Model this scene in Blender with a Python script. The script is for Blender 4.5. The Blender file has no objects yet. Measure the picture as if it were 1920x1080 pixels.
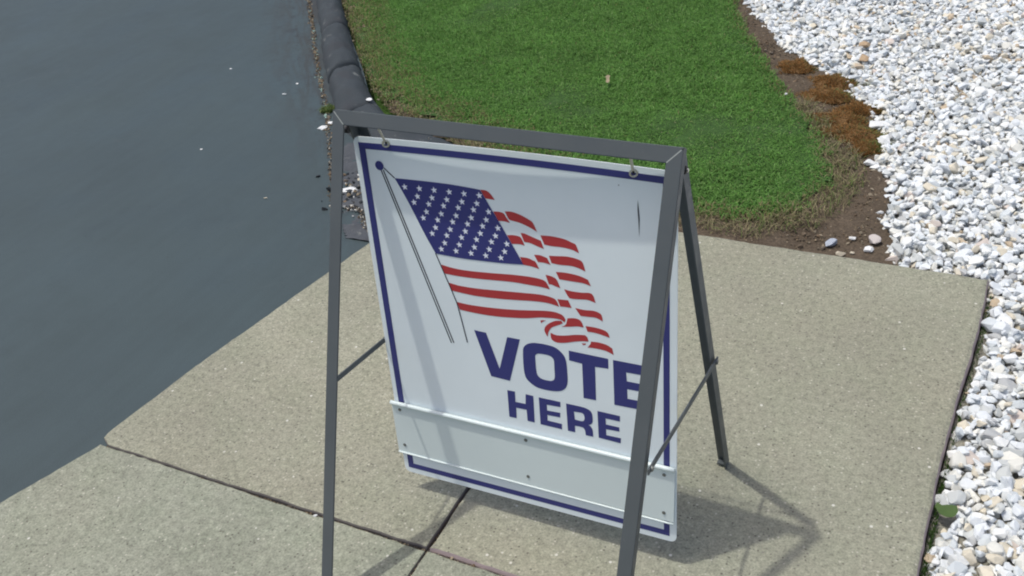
import bpy, bmesh, math, random
import numpy as np
from mathutils import Vector, Matrix, geometry, noise as mnoise

random.seed(7)
rng = np.random.default_rng(11)
SC = bpy.context.scene
COL = SC.collection

# ---------------------------------------------------------------- camera, sky, sun, exposure
CAM_LOC=(0.7498,-1.2909,1.5617)
CAM_R=(0.891523,0.438785,-0.112493); CAM_U=(-0.165532,0.546752,0.820769); CAM_F=(-0.421647,0.713113,-0.560075)
F_PX=1873.7
SUN=(0.2624,0.1254)
cam_d = bpy.data.cameras.new('camera')
cam = bpy.data.objects.new('camera', cam_d)
COL.objects.link(cam)
cam_d.sensor_width = 36.0
cam_d.lens = F_PX * 36.0 / 1920.0
cam_d.clip_start = 0.05
cam_d.clip_end = 500.0
_r, _u, _f = Vector(CAM_R), Vector(CAM_U), Vector(CAM_F)
cam.matrix_world = Matrix(((_r.x, _u.x, -_f.x, CAM_LOC[0]), (_r.y, _u.y, -_f.y, CAM_LOC[1]),
                           (_r.z, _u.z, -_f.z, CAM_LOC[2]), (0, 0, 0, 1)))
SC.camera = cam

SUN_TO = Vector((-SUN[0], -SUN[1], 1.0)).normalized()          # towards the sun
SUN_EL = math.asin(SUN_TO.z)
SUN_ROT = math.atan2(SUN_TO.x, SUN_TO.y)
world = bpy.data.worlds.new('World')
SC.world = world
world.use_nodes = True
wn = world.node_tree
wn.nodes.clear()
sky = wn.nodes.new('ShaderNodeTexSky')
sky.sky_type = 'NISHITA'
sky.sun_disc = False
sky.sun_elevation = SUN_EL
sky.sun_rotation = SUN_ROT
sky.air_density = 0.9
sky.dust_density = 4.0
sky.ozone_density = 0.8
bg = wn.nodes.new('ShaderNodeBackground')
bg.inputs[1].default_value = 0.15
wo = wn.nodes.new('ShaderNodeOutputWorld')
wn.links.new(sky.outputs[0], bg.inputs[0])
wn.links.new(bg.outputs[0], wo.inputs[0])
sun_d = bpy.data.lights.new('sun', 'SUN')
sun_d.energy = 2.1
sun_d.angle = math.radians(1.2)
sun_d.color = (0.985, 0.98, 0.90)
sun = bpy.data.objects.new('sun', sun_d)
sun.rotation_euler = (-SUN_TO).to_track_quat('-Z', 'Y').to_euler()
sun.location = (-3, -2, 9)
COL.objects.link(sun)
SC.view_settings.view_transform = 'Standard'
SC.view_settings.look = 'None'
SC.view_settings.exposure = 0.0
SC.view_settings.gamma = 1.0
SC.view_settings.use_curve_mapping = False
SC.render.engine = 'CYCLES'
SC.cycles.pixel_filter_type = 'BLACKMAN_HARRIS'
SC.cycles.filter_width = 2.0

# ---------------------------------------------------------------- measured constants (metres; panel prints in panel fractions)
CORN=[(-0.3088, 0.0142, 0.8118), (0.3012, 0.0101, 0.8207), (-0.3028, -0.0638, 0.0504), (0.3072, -0.0635, 0.0641)]
BOW=0.008
LETTERS={
'letter_v':[[(0.3460,0.4804),(0.3875,0.4818),(0.4243,0.5805),(0.4608,0.4825),(0.5040,0.4822),(0.4573,0.6106),(0.3912,0.6084)]],
'letter_o':[[(0.5113,0.5186),(0.5140,0.5044),(0.5231,0.4945),(0.5344,0.4885),(0.5491,0.4844),(0.5670,0.4827),(0.5883,0.4822),(0.6146,0.4838),(0.6317,0.4897),(0.6459,0.5000),(0.6538,0.5122),(0.6567,0.5298),(0.6574,0.5525),(0.6571,0.5741),(0.6534,0.5888),(0.6456,0.5996),(0.6335,0.6074),(0.6180,0.6117),(0.5981,0.6141),(0.5745,0.6146),(0.5517,0.6126),(0.5333,0.6054),(0.5177,0.5942),(0.5116,0.5805),(0.5097,0.5620),(0.5100,0.5388)],[(0.5523,0.5253),(0.5533,0.5190),(0.5582,0.5145),(0.5665,0.5119),(0.5861,0.5109),(0.6020,0.5121),(0.6114,0.5170),(0.6149,0.5251),(0.6149,0.5449),(0.6145,0.5696),(0.6110,0.5796),(0.6020,0.5843),(0.5876,0.5855),(0.5732,0.5847),(0.5624,0.5816),(0.5559,0.5750),(0.5531,0.5653),(0.5521,0.5484)]],
'letter_t':[[(0.6660,0.4863),(0.7914,0.4873),(0.7911,0.5148),(0.7488,0.5171),(0.7478,0.6132),(0.7072,0.6141),(0.7074,0.5158),(0.6654,0.5135)]],
'letter_e':[[(0.8065,0.4875),(0.9135,0.4865),(0.9141,0.5130),(0.8465,0.5146),(0.8480,0.5394),(0.9083,0.5387),(0.9088,0.5603),(0.8486,0.5611),(0.8490,0.5886),(0.9149,0.5873),(0.9154,0.6118),(0.8067,0.6142)]],
'letter_h':[[(0.4447,0.6411),(0.4718,0.6404),(0.4703,0.6718),(0.5063,0.6715),(0.5091,0.6410),(0.5357,0.6416),(0.5337,0.7229),(0.5086,0.7229),(0.5082,0.6889),(0.4717,0.6894),(0.4696,0.7225),(0.4437,0.7229)]],
'letter_e.a':[[(0.5545,0.6419),(0.6279,0.6417),(0.6275,0.6571),(0.5806,0.6590),(0.5806,0.6765),(0.6256,0.6750),(0.6242,0.6890),(0.5805,0.6902),(0.5798,0.7073),(0.6290,0.7080),(0.6284,0.7245),(0.5542,0.7239)]],
'letter_r':[[(0.6473,0.6422),(0.6979,0.6421),(0.7154,0.6441),(0.7273,0.6485),(0.7328,0.6569),(0.7343,0.6705),(0.7329,0.6818),(0.7275,0.6883),(0.7196,0.6920),(0.7272,0.6961),(0.7323,0.7051),(0.7335,0.7251),(0.7086,0.7254),(0.7065,0.7105),(0.7002,0.7037),(0.6857,0.7031),(0.6733,0.7043),(0.6733,0.7241),(0.6484,0.7244)],[(0.6725,0.6615),(0.6970,0.6602),(0.7052,0.6635),(0.7073,0.6740),(0.7046,0.6826),(0.6956,0.6855),(0.6744,0.6848)]],
'letter_e.b':[[(0.7508,0.6437),(0.8235,0.6442),(0.8230,0.6604),(0.7768,0.6607),(0.7772,0.6785),(0.8203,0.6784),(0.8204,0.6908),(0.7771,0.6926),(0.7770,0.7107),(0.8247,0.7099),(0.8236,0.7255),(0.7517,0.7237)]]}
CANTON=[(0.1274,0.0965),(0.2102,0.0959),(0.2998,0.0960),(0.3678,0.0983),(0.4126,0.1005),(0.4484,0.1505),(0.4885,0.2064),(0.5356,0.2750),(0.4795,0.2792),(0.4217,0.2819),(0.3389,0.2842),(0.2886,0.2837),(0.2386,0.2822),(0.2088,0.2349),(0.1653,0.1564)]
STARS=[(0.1590,0.1159),(0.2093,0.1158),(0.2592,0.1154),(0.3098,0.1153),(0.3589,0.1151),(0.4087,0.1147),(0.1993,0.1365),(0.2490,0.1357),(0.2990,0.1355),(0.3493,0.1359),(0.3985,0.1355),(0.1847,0.1530),(0.2353,0.1529),(0.2856,0.1525),(0.3350,0.1522),(0.3854,0.1523),(0.4348,0.1524),(0.2242,0.1737),(0.2749,0.1740),(0.3250,0.1735),(0.3754,0.1735),(0.4247,0.1735),(0.2106,0.1907),(0.2600,0.1910),(0.3110,0.1907),(0.3609,0.1909),(0.4109,0.1909),(0.4609,0.1904),(0.2495,0.2119),(0.2998,0.2113),(0.3509,0.2108),(0.4011,0.2107),(0.4508,0.2113),(0.2353,0.2290),(0.2859,0.2286),(0.3359,0.2283),(0.3862,0.2281),(0.4359,0.2281),(0.4863,0.2276),(0.2755,0.2495),(0.3259,0.2486),(0.3765,0.2491),(0.4261,0.2487),(0.4769,0.2484),(0.2612,0.2674),(0.3119,0.2666),(0.3630,0.2664),(0.4127,0.2667),(0.4626,0.2660)]
RED=[
[(0.2536,0.3105),(0.2949,0.3150),(0.3470,0.3156),(0.4229,0.3117),(0.4973,0.3065),(0.5555,0.3045),(0.5897,0.3061),(0.6049,0.3116),(0.6159,0.3287),(0.5910,0.3264),(0.5507,0.3262),(0.4954,0.3261),(0.4207,0.3305),(0.3599,0.3338),(0.3045,0.3348),(0.2611,0.3338)],
[(0.2732,0.3574),(0.3132,0.3611),(0.3718,0.3605),(0.4479,0.3560),(0.5224,0.3508),(0.5808,0.3471),(0.6150,0.3487),(0.6332,0.3543),(0.6426,0.3706),(0.6080,0.3663),(0.5647,0.3675),(0.5056,0.3730),(0.4455,0.3781),(0.3692,0.3816),(0.3230,0.3806),(0.2812,0.3785)],
[(0.2943,0.4082),(0.3347,0.4100),(0.3966,0.4084),(0.4729,0.4033),(0.5330,0.3967),(0.5920,0.3890),(0.6259,0.3871),(0.6480,0.3906),(0.6573,0.3969),(0.6604,0.4042),(0.6559,0.4109),(0.6510,0.4069),(0.6407,0.4045),(0.6216,0.4048),(0.5958,0.4071),(0.5758,0.4096),(0.5310,0.4185),(0.4707,0.4257),(0.4095,0.4301),(0.3476,0.4305),(0.3024,0.4289)],
[(0.4132,0.1005),(0.4285,0.1004),(0.4396,0.1038),(0.4489,0.1115),(0.4580,0.1213),(0.4428,0.1208),(0.4275,0.1204)],
[(0.4498,0.1503),(0.4690,0.1493),(0.4827,0.1517),(0.4895,0.1598),(0.5009,0.1733),(0.4820,0.1714),(0.4640,0.1724)],
[(0.4871,0.1460),(0.5099,0.1449),(0.5370,0.1498),(0.5612,0.1578),(0.5742,0.1650),(0.5862,0.1861),(0.5621,0.1771),(0.5327,0.1697),(0.5028,0.1662),(0.4957,0.1611)],
[(0.4888,0.2054),(0.5094,0.2030),(0.5296,0.2046),(0.5365,0.2117),(0.5434,0.2253),(0.5278,0.2238),(0.5021,0.2259)],
[(0.5330,0.1947),(0.5455,0.1948),(0.5676,0.2001),(0.5872,0.2046),(0.5958,0.2065),(0.6042,0.2263),(0.5834,0.2219),(0.5613,0.2167),(0.5424,0.2160)],
[(0.5956,0.1932),(0.6326,0.1913),(0.6691,0.1936),(0.6929,0.1994),(0.7047,0.2037),(0.7133,0.2231),(0.6919,0.2171),(0.6629,0.2149),(0.6309,0.2160),(0.6063,0.2151)],
[(0.5715,0.2450),(0.5917,0.2439),(0.6126,0.2482),(0.6226,0.2640),(0.6028,0.2615),(0.5827,0.2622)],
[(0.5258,0.2563),(0.5503,0.2562),(0.5674,0.2603),(0.5751,0.2631),(0.5857,0.2800),(0.5613,0.2764),(0.5334,0.2755)],
[(0.6190,0.2414),(0.6423,0.2393),(0.6762,0.2361),(0.7065,0.2383),(0.7227,0.2448),(0.7307,0.2665),(0.7113,0.2612),(0.6871,0.2583),(0.6502,0.2603),(0.6255,0.2591)],
[(0.6043,0.2923),(0.6184,0.2929),(0.6383,0.2991),(0.6494,0.3206),(0.6339,0.3177),(0.6215,0.3151),(0.6136,0.3154)],
[(0.6380,0.2801),(0.6706,0.2781),(0.7103,0.2802),(0.7373,0.2864),(0.7457,0.3016),(0.7216,0.2975),(0.6849,0.2977),(0.6477,0.2978)],
[(0.6380,0.3508),(0.6725,0.3491),(0.6824,0.3677),(0.6620,0.3682),(0.6462,0.3693)],
[(0.6611,0.3215),(0.6834,0.3234),(0.7142,0.3227),(0.7418,0.3199),(0.7522,0.3260),(0.7584,0.3430),(0.7348,0.3389),(0.7102,0.3408),(0.6822,0.3430),(0.6731,0.3391)],
[(0.6934,0.3660),(0.7212,0.3669),(0.7520,0.3647),(0.7701,0.3683),(0.7765,0.3751),(0.7785,0.3884),(0.7573,0.3821),(0.7327,0.3834),(0.7094,0.3845)],
[(0.6671,0.3977),(0.6824,0.3948),(0.6980,0.3942),(0.7102,0.3988),(0.7182,0.4140),(0.6969,0.4148),(0.6714,0.4197),(0.6458,0.4239),(0.6606,0.4153)],
[(0.6436,0.4081),(0.6243,0.4120),(0.6043,0.4224),(0.5921,0.4338),(0.5897,0.4437),(0.5939,0.4526),(0.5990,0.4586),(0.6033,0.4443),(0.6132,0.4318),(0.6298,0.4237),(0.6446,0.4173),(0.6516,0.4135),(0.6483,0.4092)],
[(0.5782,0.4170),(0.5968,0.4141),(0.5851,0.4200),(0.5804,0.4253)],
[(0.6090,0.4461),(0.6281,0.4498),(0.6571,0.4463),(0.6893,0.4389),(0.7209,0.4344),(0.7284,0.4399),(0.7311,0.4502),(0.7074,0.4534),(0.6818,0.4593),(0.6558,0.4664),(0.6299,0.4700),(0.6140,0.4658),(0.6097,0.4582)],
[(0.7237,0.4094),(0.7562,0.4086),(0.7837,0.4120),(0.7941,0.4182),(0.7983,0.4289),(0.7709,0.4247),(0.7494,0.4230),(0.7292,0.4237)],
[(0.7389,0.4489),(0.7638,0.4473),(0.7884,0.4498),(0.8050,0.4563),(0.8091,0.4732),(0.7847,0.4666),(0.7538,0.4653),(0.7271,0.4671),(0.7370,0.4559)],
[(0.7087,0.4589),(0.7245,0.4567),(0.7196,0.4608),(0.7132,0.4627)]]
BALL=[(0.0797,0.0685),(0.0958,0.0673)]
POLE_LINES=[(0.0835,0.0800),(0.2576,0.5318),(0.0912,0.0788),(0.2667,0.5304)]
HALYARD=[(0.0941,0.0732),(0.1087,0.0839),(0.1267,0.0963)]
HEM=[(0.2384,0.2815),(0.2717,0.3569),(0.2941,0.4096),(0.3023,0.4461),(0.3170,0.5210)]
SCRATCH=[(0.8901,0.0732),(0.8928,0.0949),(0.8947,0.1169),(0.8929,0.1609),(0.8909,0.1198),(0.8890,0.0954)]
BORDER_PTS=[(0.0189,0.0135),(0.0437,0.0252),(0.0148,0.9807),(0.0358,0.9633),(0.9757,0.9835),(0.9566,0.9674),(0.9555,0.0144),(0.9534,0.0317),(0.9796,0.2501),(0.9618,0.4101)]
APRON=[(-0.0149,0.7561),(0.9973,0.7606),(-0.0131,0.9270),(0.9929,0.9367)]
RIVETS=[(0.0203,0.7813),(0.0185,0.9009),(0.4996,0.7824),(0.4973,0.9014),(0.9635,0.7866),(0.9620,0.9061)]
HOOKS=[(0.1137,0.0102),(0.8793,0.0133)]
SLAB_L=[(-0.969,0.789),(-1.093,0.084),(-1.122,-0.180),(-0.185,-0.199),(-0.176,-0.016)]
EDGE_LOW=[(-1.111,-0.192),(-1.198,-0.431),(-1.282,-0.651)]
SLAB_R=[(0.757,1.098),(0.757,0.933),(0.752,0.777),(0.739,0.611),(0.735,0.500),(0.729,0.318),(0.716,0.065)]
SEAM1=[(-1.116,-0.186),(-0.446,-0.204),(-0.184,-0.200),(-0.008,-0.211)]
SEAM2=[(-0.176,-0.016),(-0.184,-0.200),(-0.179,-0.276)]
CRACK=[(-2.750,2.920),(-2.633,2.768),(-2.342,2.406),(-2.179,2.188),(-1.949,1.903),(-1.756,1.673),(-1.567,1.429),(-1.453,1.273),(-1.396,1.198),(-1.192,0.912),(-1.049,0.718)]
BERM_L=[(-2.711,2.925),(-2.592,2.773),(-2.282,2.380),(-2.091,2.119),(-1.866,1.845),(-1.693,1.640)]
BERM_R=[(-2.563,2.942),(-2.440,2.793),(-2.083,2.350),(-1.835,2.054),(-1.635,1.814),(-1.512,1.704)]
BERM_C2=[(-1.444,1.556),(-1.262,1.494),(-1.037,1.458)]
LAWN=[(-2.506,2.949),(-2.425,2.795),(-2.072,2.352),(-1.826,2.056),(-1.626,1.838),(-1.429,1.696),(-1.239,1.630),(-1.014,1.498),(-0.770,1.397),(-0.481,1.279),(-0.240,1.220),(-0.076,1.238),(0.081,1.219),(0.174,1.283),(0.260,1.377),(0.296,1.522),(0.255,1.682),(0.175,1.845),(0.052,2.057),(-0.039,2.215),(-0.165,2.459),(-0.284,2.682),(-0.445,3.050),(-0.496,3.187)]
GRAVEL_L=[(-0.480,3.189),(-0.427,3.052),(-0.175,2.616),(-0.023,2.462),(0.068,2.352),(0.191,2.174),(0.279,2.065),(0.345,1.847),(0.353,1.706),(0.414,1.552),(0.431,1.346),(0.478,1.259),(0.474,1.180),(0.501,1.118),(0.554,1.106),(0.635,1.101),(0.757,1.101)]
MOSS=[(-0.049,2.419),(0.124,2.297),(0.145,2.165),(0.267,2.071),(0.244,1.987),(0.281,1.898),(0.326,1.879)]
SOILST=[(0.342,1.188),(0.393,1.232),(0.451,1.231),(0.379,1.138),(0.405,1.154),(0.445,1.183),(0.357,1.703),(0.002,2.461),(-1.630,1.476),(-1.618,1.517),(-2.447,1.911),(-1.999,1.719),(-2.013,1.828),(-2.008,1.202),(-1.499,0.950),(-1.232,1.089),(-1.177,1.069),(-1.148,0.938),(-1.520,1.656),(-1.038,-0.170),(-0.460,-0.205)]
LEAF=[(0.749,0.253)]
LEAFB=[(-0.681,2.063)]
FLOWER=[(0.010,2.030)]
TUFT=[(-1.706,1.621)]
BZ_F, BZ_R = .4081, .3538

# ---------------------------------------------------------------- helpers
def tag(o, label=None, cat=None, group=None, kind=None):
    if label: o['label'] = label
    if cat: o['category'] = cat
    if group: o['group'] = group
    if kind: o['kind'] = kind
    return o

def link(name, mesh, mat=None, parent=None):
    o = bpy.data.objects.new(name, mesh)
    COL.objects.link(o)
    if mat is not None and not mesh.materials: mesh.materials.append(mat)
    if parent is not None: o.parent = parent
    return o

def empty(name, loc=(0, 0, 0)):
    o = bpy.data.objects.new(name, None)
    o.empty_display_size = 0.1
    o.location = loc
    COL.objects.link(o)
    return o

def np_mesh(name, verts, faces_flat, loop_tot, smooth=False, color=None):
    me = bpy.data.meshes.new(name)
    nv = len(verts)
    me.vertices.add(nv)
    me.vertices.foreach_set('co', np.asarray(verts, np.float32).ravel())
    lt = np.asarray(loop_tot, np.int32)
    ls = np.concatenate(([0], np.cumsum(lt)[:-1])).astype(np.int32)
    me.loops.add(len(faces_flat))
    me.loops.foreach_set('vertex_index', np.asarray(faces_flat, np.int32))
    me.polygons.add(len(lt))
    me.polygons.foreach_set('loop_start', ls)
    me.polygons.foreach_set('loop_total', lt)
    me.polygons.foreach_set('use_smooth', np.full(len(lt), smooth))
    if color is not None:
        a = me.color_attributes.new('tint', 'FLOAT_COLOR', 'POINT')
        c = np.ones((nv, 4), np.float32); c[:, :3] = color
        a.data.foreach_set('color', c.ravel())
    me.update(calc_edges=True)
    return me

def bm_mesh(name, bm, smooth=False):
    me = bpy.data.meshes.new(name)
    bmesh.ops.recalc_face_normals(bm, faces=bm.faces)
    if smooth:
        for f in bm.faces: f.smooth = True
    bm.to_mesh(me); bm.free()
    return me

def inside(pts, poly):
    x, y = pts[:, 0], pts[:, 1]
    r = np.zeros(len(pts), bool)
    n = len(poly)
    for i in range(n):
        x0, y0 = poly[i]; x1, y1 = poly[(i + 1) % n]
        if y0 == y1: continue
        c = ((y0 > y) != (y1 > y)) & (x < (x1 - x0) * (y - y0) / (y1 - y0) + x0)
        r ^= c
    return r

def dist(pts, line, closed=True):
    d = np.full(len(pts), 1e9)
    n = len(line)
    for i in range(n if closed else n - 1):
        a = np.array(line[i], float); b = np.array(line[(i + 1) % n], float)
        ab = b - a
        t = np.clip(((pts - a) @ ab) / max(ab @ ab, 1e-12), 0, 1)
        q = a + t[:, None] * ab
        d = np.minimum(d, np.hypot(*(pts - q).T))
    return d

def wobble(x, y, s, seed=0.0):
    return mnoise.noise(Vector((x * s + seed, y * s - seed, seed * 1.7)))

# ---------------------------------------------------------------- materials
class N:
    def __init__(s, name, rough=0.7, spec=0.5, metal=0.0):
        s.m = bpy.data.materials.new(name); s.m.use_nodes = True
        s.t = s.m.node_tree; s.t.nodes.clear()
        s.o = s.t.nodes.new('ShaderNodeOutputMaterial')
        s.b = s.t.nodes.new('ShaderNodeBsdfPrincipled')
        s.t.links.new(s.b.outputs[0], s.o.inputs[0])
        s.b.inputs['Roughness'].default_value = rough
        s.b.inputs['Metallic'].default_value = metal
        s.b.inputs['Specular IOR Level'].default_value = spec
        s.tc = s.t.nodes.new('ShaderNodeTexCoord')
    def n(s, k, **kw):
        d = s.t.nodes.new(k)
        for a, b in kw.items(): setattr(d, a, b)
        return d
    def l(s, a, b): s.t.links.new(a, b)
    def noise(s, scale, detail=4, rough=0.55, vec=None, dist=0.0):
        d = s.n('ShaderNodeTexNoise'); d.inputs['Scale'].default_value = scale
        d.inputs['Detail'].default_value = detail; d.inputs['Roughness'].default_value = rough
        d.inputs['Distortion'].default_value = dist
        s.l(vec if vec is not None else s.tc.outputs['Object'], d.inputs['Vector']); return d.outputs['Fac']
    def voro(s, scale, out='Distance', vec=None, feature='F1'):
        d = s.n('ShaderNodeTexVoronoi', feature=feature); d.inputs['Scale'].default_value = scale
        s.l(vec if vec is not None else s.tc.outputs['Object'], d.inputs['Vector']); return d.outputs[out]
    def ramp(s, fac, stops, interp='LINEAR'):
        d = s.n('ShaderNodeValToRGB'); cr = d.color_ramp; cr.interpolation = interp
        while len(cr.elements) < len(stops): cr.elements.new(0.5)
        for e, (p, c) in zip(cr.elements, stops):
            e.position = p
            e.color = (c, c, c, 1) if isinstance(c, (int, float)) else (*c, 1)
        s.l(fac, d.inputs[0]); return d.outputs[0]
    def mix(s, fac, a, b, mode='MIX'):
        d = s.n('ShaderNodeMix', data_type='RGBA', blend_type=mode)
        for i, v in ((0, fac), (6, a), (7, b)):
            if isinstance(v, (int, float)): d.inputs[i].default_value = v
            elif isinstance(v, tuple): d.inputs[i].default_value = (*v, 1)
            else: s.l(v, d.inputs[i])
        return d.outputs[2]
    def math(s, op, a, b=0.0, clamp=False):
        d = s.n('ShaderNodeMath', operation=op); d.use_clamp = clamp
        for i, v in enumerate((a, b)):
            if isinstance(v, (int, float)): d.inputs[i].default_value = v
            else: s.l(v, d.inputs[i])
        return d.outputs[0]
    def color(s, c):
        if isinstance(c, tuple): s.b.inputs['Base Color'].default_value = (*c, 1)
        else: s.l(c, s.b.inputs['Base Color'])
    def bump(s, h, strength=0.5, distance=0.002):
        d = s.n('ShaderNodeBump'); d.inputs['Strength'].default_value = strength
        d.inputs['Distance'].default_value = distance
        s.l(h, d.inputs['Height']); s.l(d.outputs[0], s.b.inputs['Normal'])

def concrete(name, base, side, seed):
    n = N(name, rough=0.9, spec=0.25)
    mp = n.n('ShaderNodeMapping'); mp.inputs['Location'].default_value = (seed, seed * .7, 0)
    n.l(n.tc.outputs['Object'], mp.inputs[0]); v = mp.outputs[0]
    c = n.mix(n.ramp(n.noise(2.2, 5, .6, v), [(0.3, 0.0), (0.7, 1.0)]), tuple(x * .86 for x in base), tuple(x * 1.10 for x in base))
    c = n.mix(n.ramp(n.noise(5.2, 7, .72, v, .5), [(0.56, 0.0), (0.66, .32)]), c, (base[0] * .74, base[1] * .74, base[2] * .74))
    c = n.mix(n.ramp(n.noise(7.7, 5, .7, v, .9), [(0.60, 0.0), (0.70, .35)]), c, (base[0] * 1.22, base[1] * 1.2, base[2] * 1.18))
    c = n.mix(n.ramp(n.noise(9, 6, .65, v), [(0.42, 0.0), (0.75, .55)]), c, (base[0] * .86, base[1] * .92, base[2] * .86))
    # sand grains and small pebbles
    g = n.noise(210, 3, .7, v)
    c = n.mix(1.0, c, n.ramp(g, [(0.28, .60), (0.5, 1.0), (0.72, 1.28)]), 'MULTIPLY')
    g2 = n.noise(70, 3, .6, v)
    c = n.mix(1.0, c, n.ramp(g2, [(0.3, .80), (0.5, 1.0), (0.7, 1.16)]), 'MULTIPLY')
    vc = n.voro(115, 'Color', v); vd = n.voro(115, 'Distance', v)
    sep = n.n('ShaderNodeSeparateColor'); n.l(vc, sep.inputs[0])
    dot = n.ramp(vd, [(0.20, 1.0), (0.34, 0.0)])
    light = n.math('MULTIPLY', dot, n.ramp(sep.outputs[0], [(0.80, 0.0), (0.88, 1.0)]))
    dark = n.math('MULTIPLY', dot, n.ramp(sep.outputs[1], [(0.78, 0.0), (0.86, 1.0)]))
    c = n.mix(n.math('MULTIPLY', light, .6), c, (0.52, 0.50, 0.42))
    c = n.mix(n.math('MULTIPLY', dark, .75), c, (0.085, 0.08, 0.065))
    vc2 = n.voro(38, 'Color', v); vd2 = n.voro(38, 'Distance', v)
    sep2 = n.n('ShaderNodeSeparateColor'); n.l(vc2, sep2.inputs[0])
    l2 = n.math('MULTIPLY', n.ramp(vd2, [(0.08, 1.0), (0.15, 0.0)]), n.ramp(sep2.outputs[0], [(0.86, 0.0), (0.9, 1.0)]))
    c = n.mix(n.math('MULTIPLY', l2, .8), c, (0.66, 0.64, 0.58))
    pv = n.noise(48, 4, .7, v, 1.4)
    patch = n.ramp(n.noise(4.5, 4, .6, v), [(0.42, .25), (0.62, 1.0)])
    c = n.mix(n.math('MULTIPLY', n.ramp(pv, [(0.60, 0.0), (0.70, .55)]), patch), c, tuple(min(1, x * 1.55) for x in base))
    c = n.mix(n.math('MULTIPLY', n.ramp(pv, [(0.30, .55), (0.40, 0.0)]), patch), c, tuple(x * .62 for x in base))
    c = n.mix(n.ramp(n.noise(1.3, 3, .5, v), [(0.45, 0.0), (0.65, .5)]), c, n.mix(1.0, c, (1.02, .98, .96), 'MULTIPLY'))
    # the formed side face is browner, and brightened as gravel bounce on the main slab
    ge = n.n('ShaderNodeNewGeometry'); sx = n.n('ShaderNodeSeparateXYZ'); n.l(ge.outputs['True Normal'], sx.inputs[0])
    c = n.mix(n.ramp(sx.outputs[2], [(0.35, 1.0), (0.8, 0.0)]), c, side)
    n.color(c)
    h = n.math('ADD', n.math('MULTIPLY', g, 1.0), n.math('MULTIPLY', n.noise(38, 3, .6, v), 1.2))
    n.bump(h, 0.55, 0.0022)
    return n.m

def asphalt_mat(name, base, worn=False):
    n = N(name, rough=0.62, spec=0.45)
    c = n.mix(n.ramp(n.noise(1.1, 4, .6), [(0.32, 0.0), (0.7, 1.0)]), tuple(x * .90 for x in base), tuple(x * 1.08 for x in base))
    c = n.mix(n.ramp(n.noise(5.5, 6, .7, dist=.6), [(0.55, 0.0), (0.74, .35)]), c, tuple(x * .72 for x in base))
    # roller / brush streaks of the sealer, very faint
    mp = n.n('ShaderNodeMapping'); mp.inputs['Scale'].default_value = (26, 2.2, 1); mp.inputs['Rotation'].default_value = (0, 0, .55)
    n.l(n.tc.outputs['Object'], mp.inputs[0])
    c = n.mix(1.0, c, n.ramp(n.noise(1.0, 4, .6, mp.outputs[0]), [(0.3, .95), (0.7, 1.05)]), 'MULTIPLY')
    vd = n.voro(26, 'Distance'); vc = n.voro(26, 'Color')
    sp = n.n('ShaderNodeSeparateColor'); n.l(vc, sp.inputs[0])
    pit = n.math('MULTIPLY', n.ramp(vd, [(0.05, 1.0), (0.10, 0.0)]), n.ramp(sp.outputs[0], [(0.93, 0.0), (0.95, 1.0)]))
    c = n.mix(n.math('MULTIPLY', pit, .8), c, (0.02, 0.022, 0.025))
    fine = n.noise(190, 3, .65)
    c = n.mix(1.0, c, n.ramp(fine, [(0.3, .93), (0.7, 1.07)]), 'MULTIPLY')
    if not worn:
        # dust and scuffs that lie along the crack beside the kerb, tyre scuffs and a few pale rubs elsewhere
        dp = n.n('ShaderNodeVectorMath', operation='DOT_PRODUCT'); dp.inputs[1].default_value = (-.784, -.621, 0)
        n.l(n.tc.outputs['Object'], dp.inputs[0])
        d = n.math('SUBTRACT', dp.outputs['Value'], .345)
        near = n.math('MULTIPLY', n.ramp(n.math('MULTIPLY', d, 3.2), [(0.0, 1.0), (0.85, 0.0)]), n.ramp(n.math('ADD', d, .5), [(0.40, 0.0), (0.46, 1.0)]))
        vr = n.n('ShaderNodeVectorRotate', rotation_type='Z_AXIS'); vr.inputs['Angle'].default_value = .90; n.l(n.tc.outputs['Object'], vr.inputs['Vector'])
        mp2 = n.n('ShaderNodeMapping'); mp2.inputs['Scale'].default_value = (2.2, 15, 1)
        n.l(vr.outputs[0], mp2.inputs[0])
        sy = n.n('ShaderNodeSeparateXYZ'); n.l(n.tc.outputs['Object'], sy.inputs[0])
        near = n.math('MULTIPLY', near, n.ramp(n.math('MULTIPLY', sy.outputs[1], .25), [(0.30, .15), (0.48, 1.0)]))
        st = n.ramp(n.noise(1.3, 7, .7, mp2.outputs[0], .5), [(0.42, 0.0), (0.56, .9)])
        c = n.mix(n.math('MULTIPLY', near, st), c, (.030, .031, .029))
        st2 = n.ramp(n.noise(17, 6, .75), [(0.56, 0.0), (0.61, .9)])
        c = n.mix(n.math('MULTIPLY', near, st2), c, (.020, .022, .024))
        c = n.mix(n.ramp(n.noise(2.6, 8, .78, dist=1.2), [(0.62, 0.0), (0.70, .25)]), c, (.10, .115, .118))
        c = n.mix(n.ramp(n.noise(3.4, 8, .8, dist=2.0), [(0.30, .35), (0.38, 0.0)]), c, (.026, .034, .038))
    if worn:
        c = n.mix(n.ramp(n.noise(17, 6, .7), [(0.60, 0.0), (0.68, .65)]), c, (0.20, 0.21, 0.20))
        c = n.mix(n.ramp(n.noise(7, 5, .7), [(0.35, .6), (0.5, 0)]), c, (0.035, 0.036, 0.042))
    n.color(c)
    n.l(n.ramp(n.noise(3.0, 4, .6), [(0.3, .50), (0.7, .70)] if not worn else [(0.3, .72), (0.7, .92)]), n.b.inputs['Roughness'])
    n.bump(n.math('ADD', fine, n.math('MULTIPLY', n.noise(14, 5, .6), 1.5)), 0.35 if not worn else .8, 0.0018)
    return n.m

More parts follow.
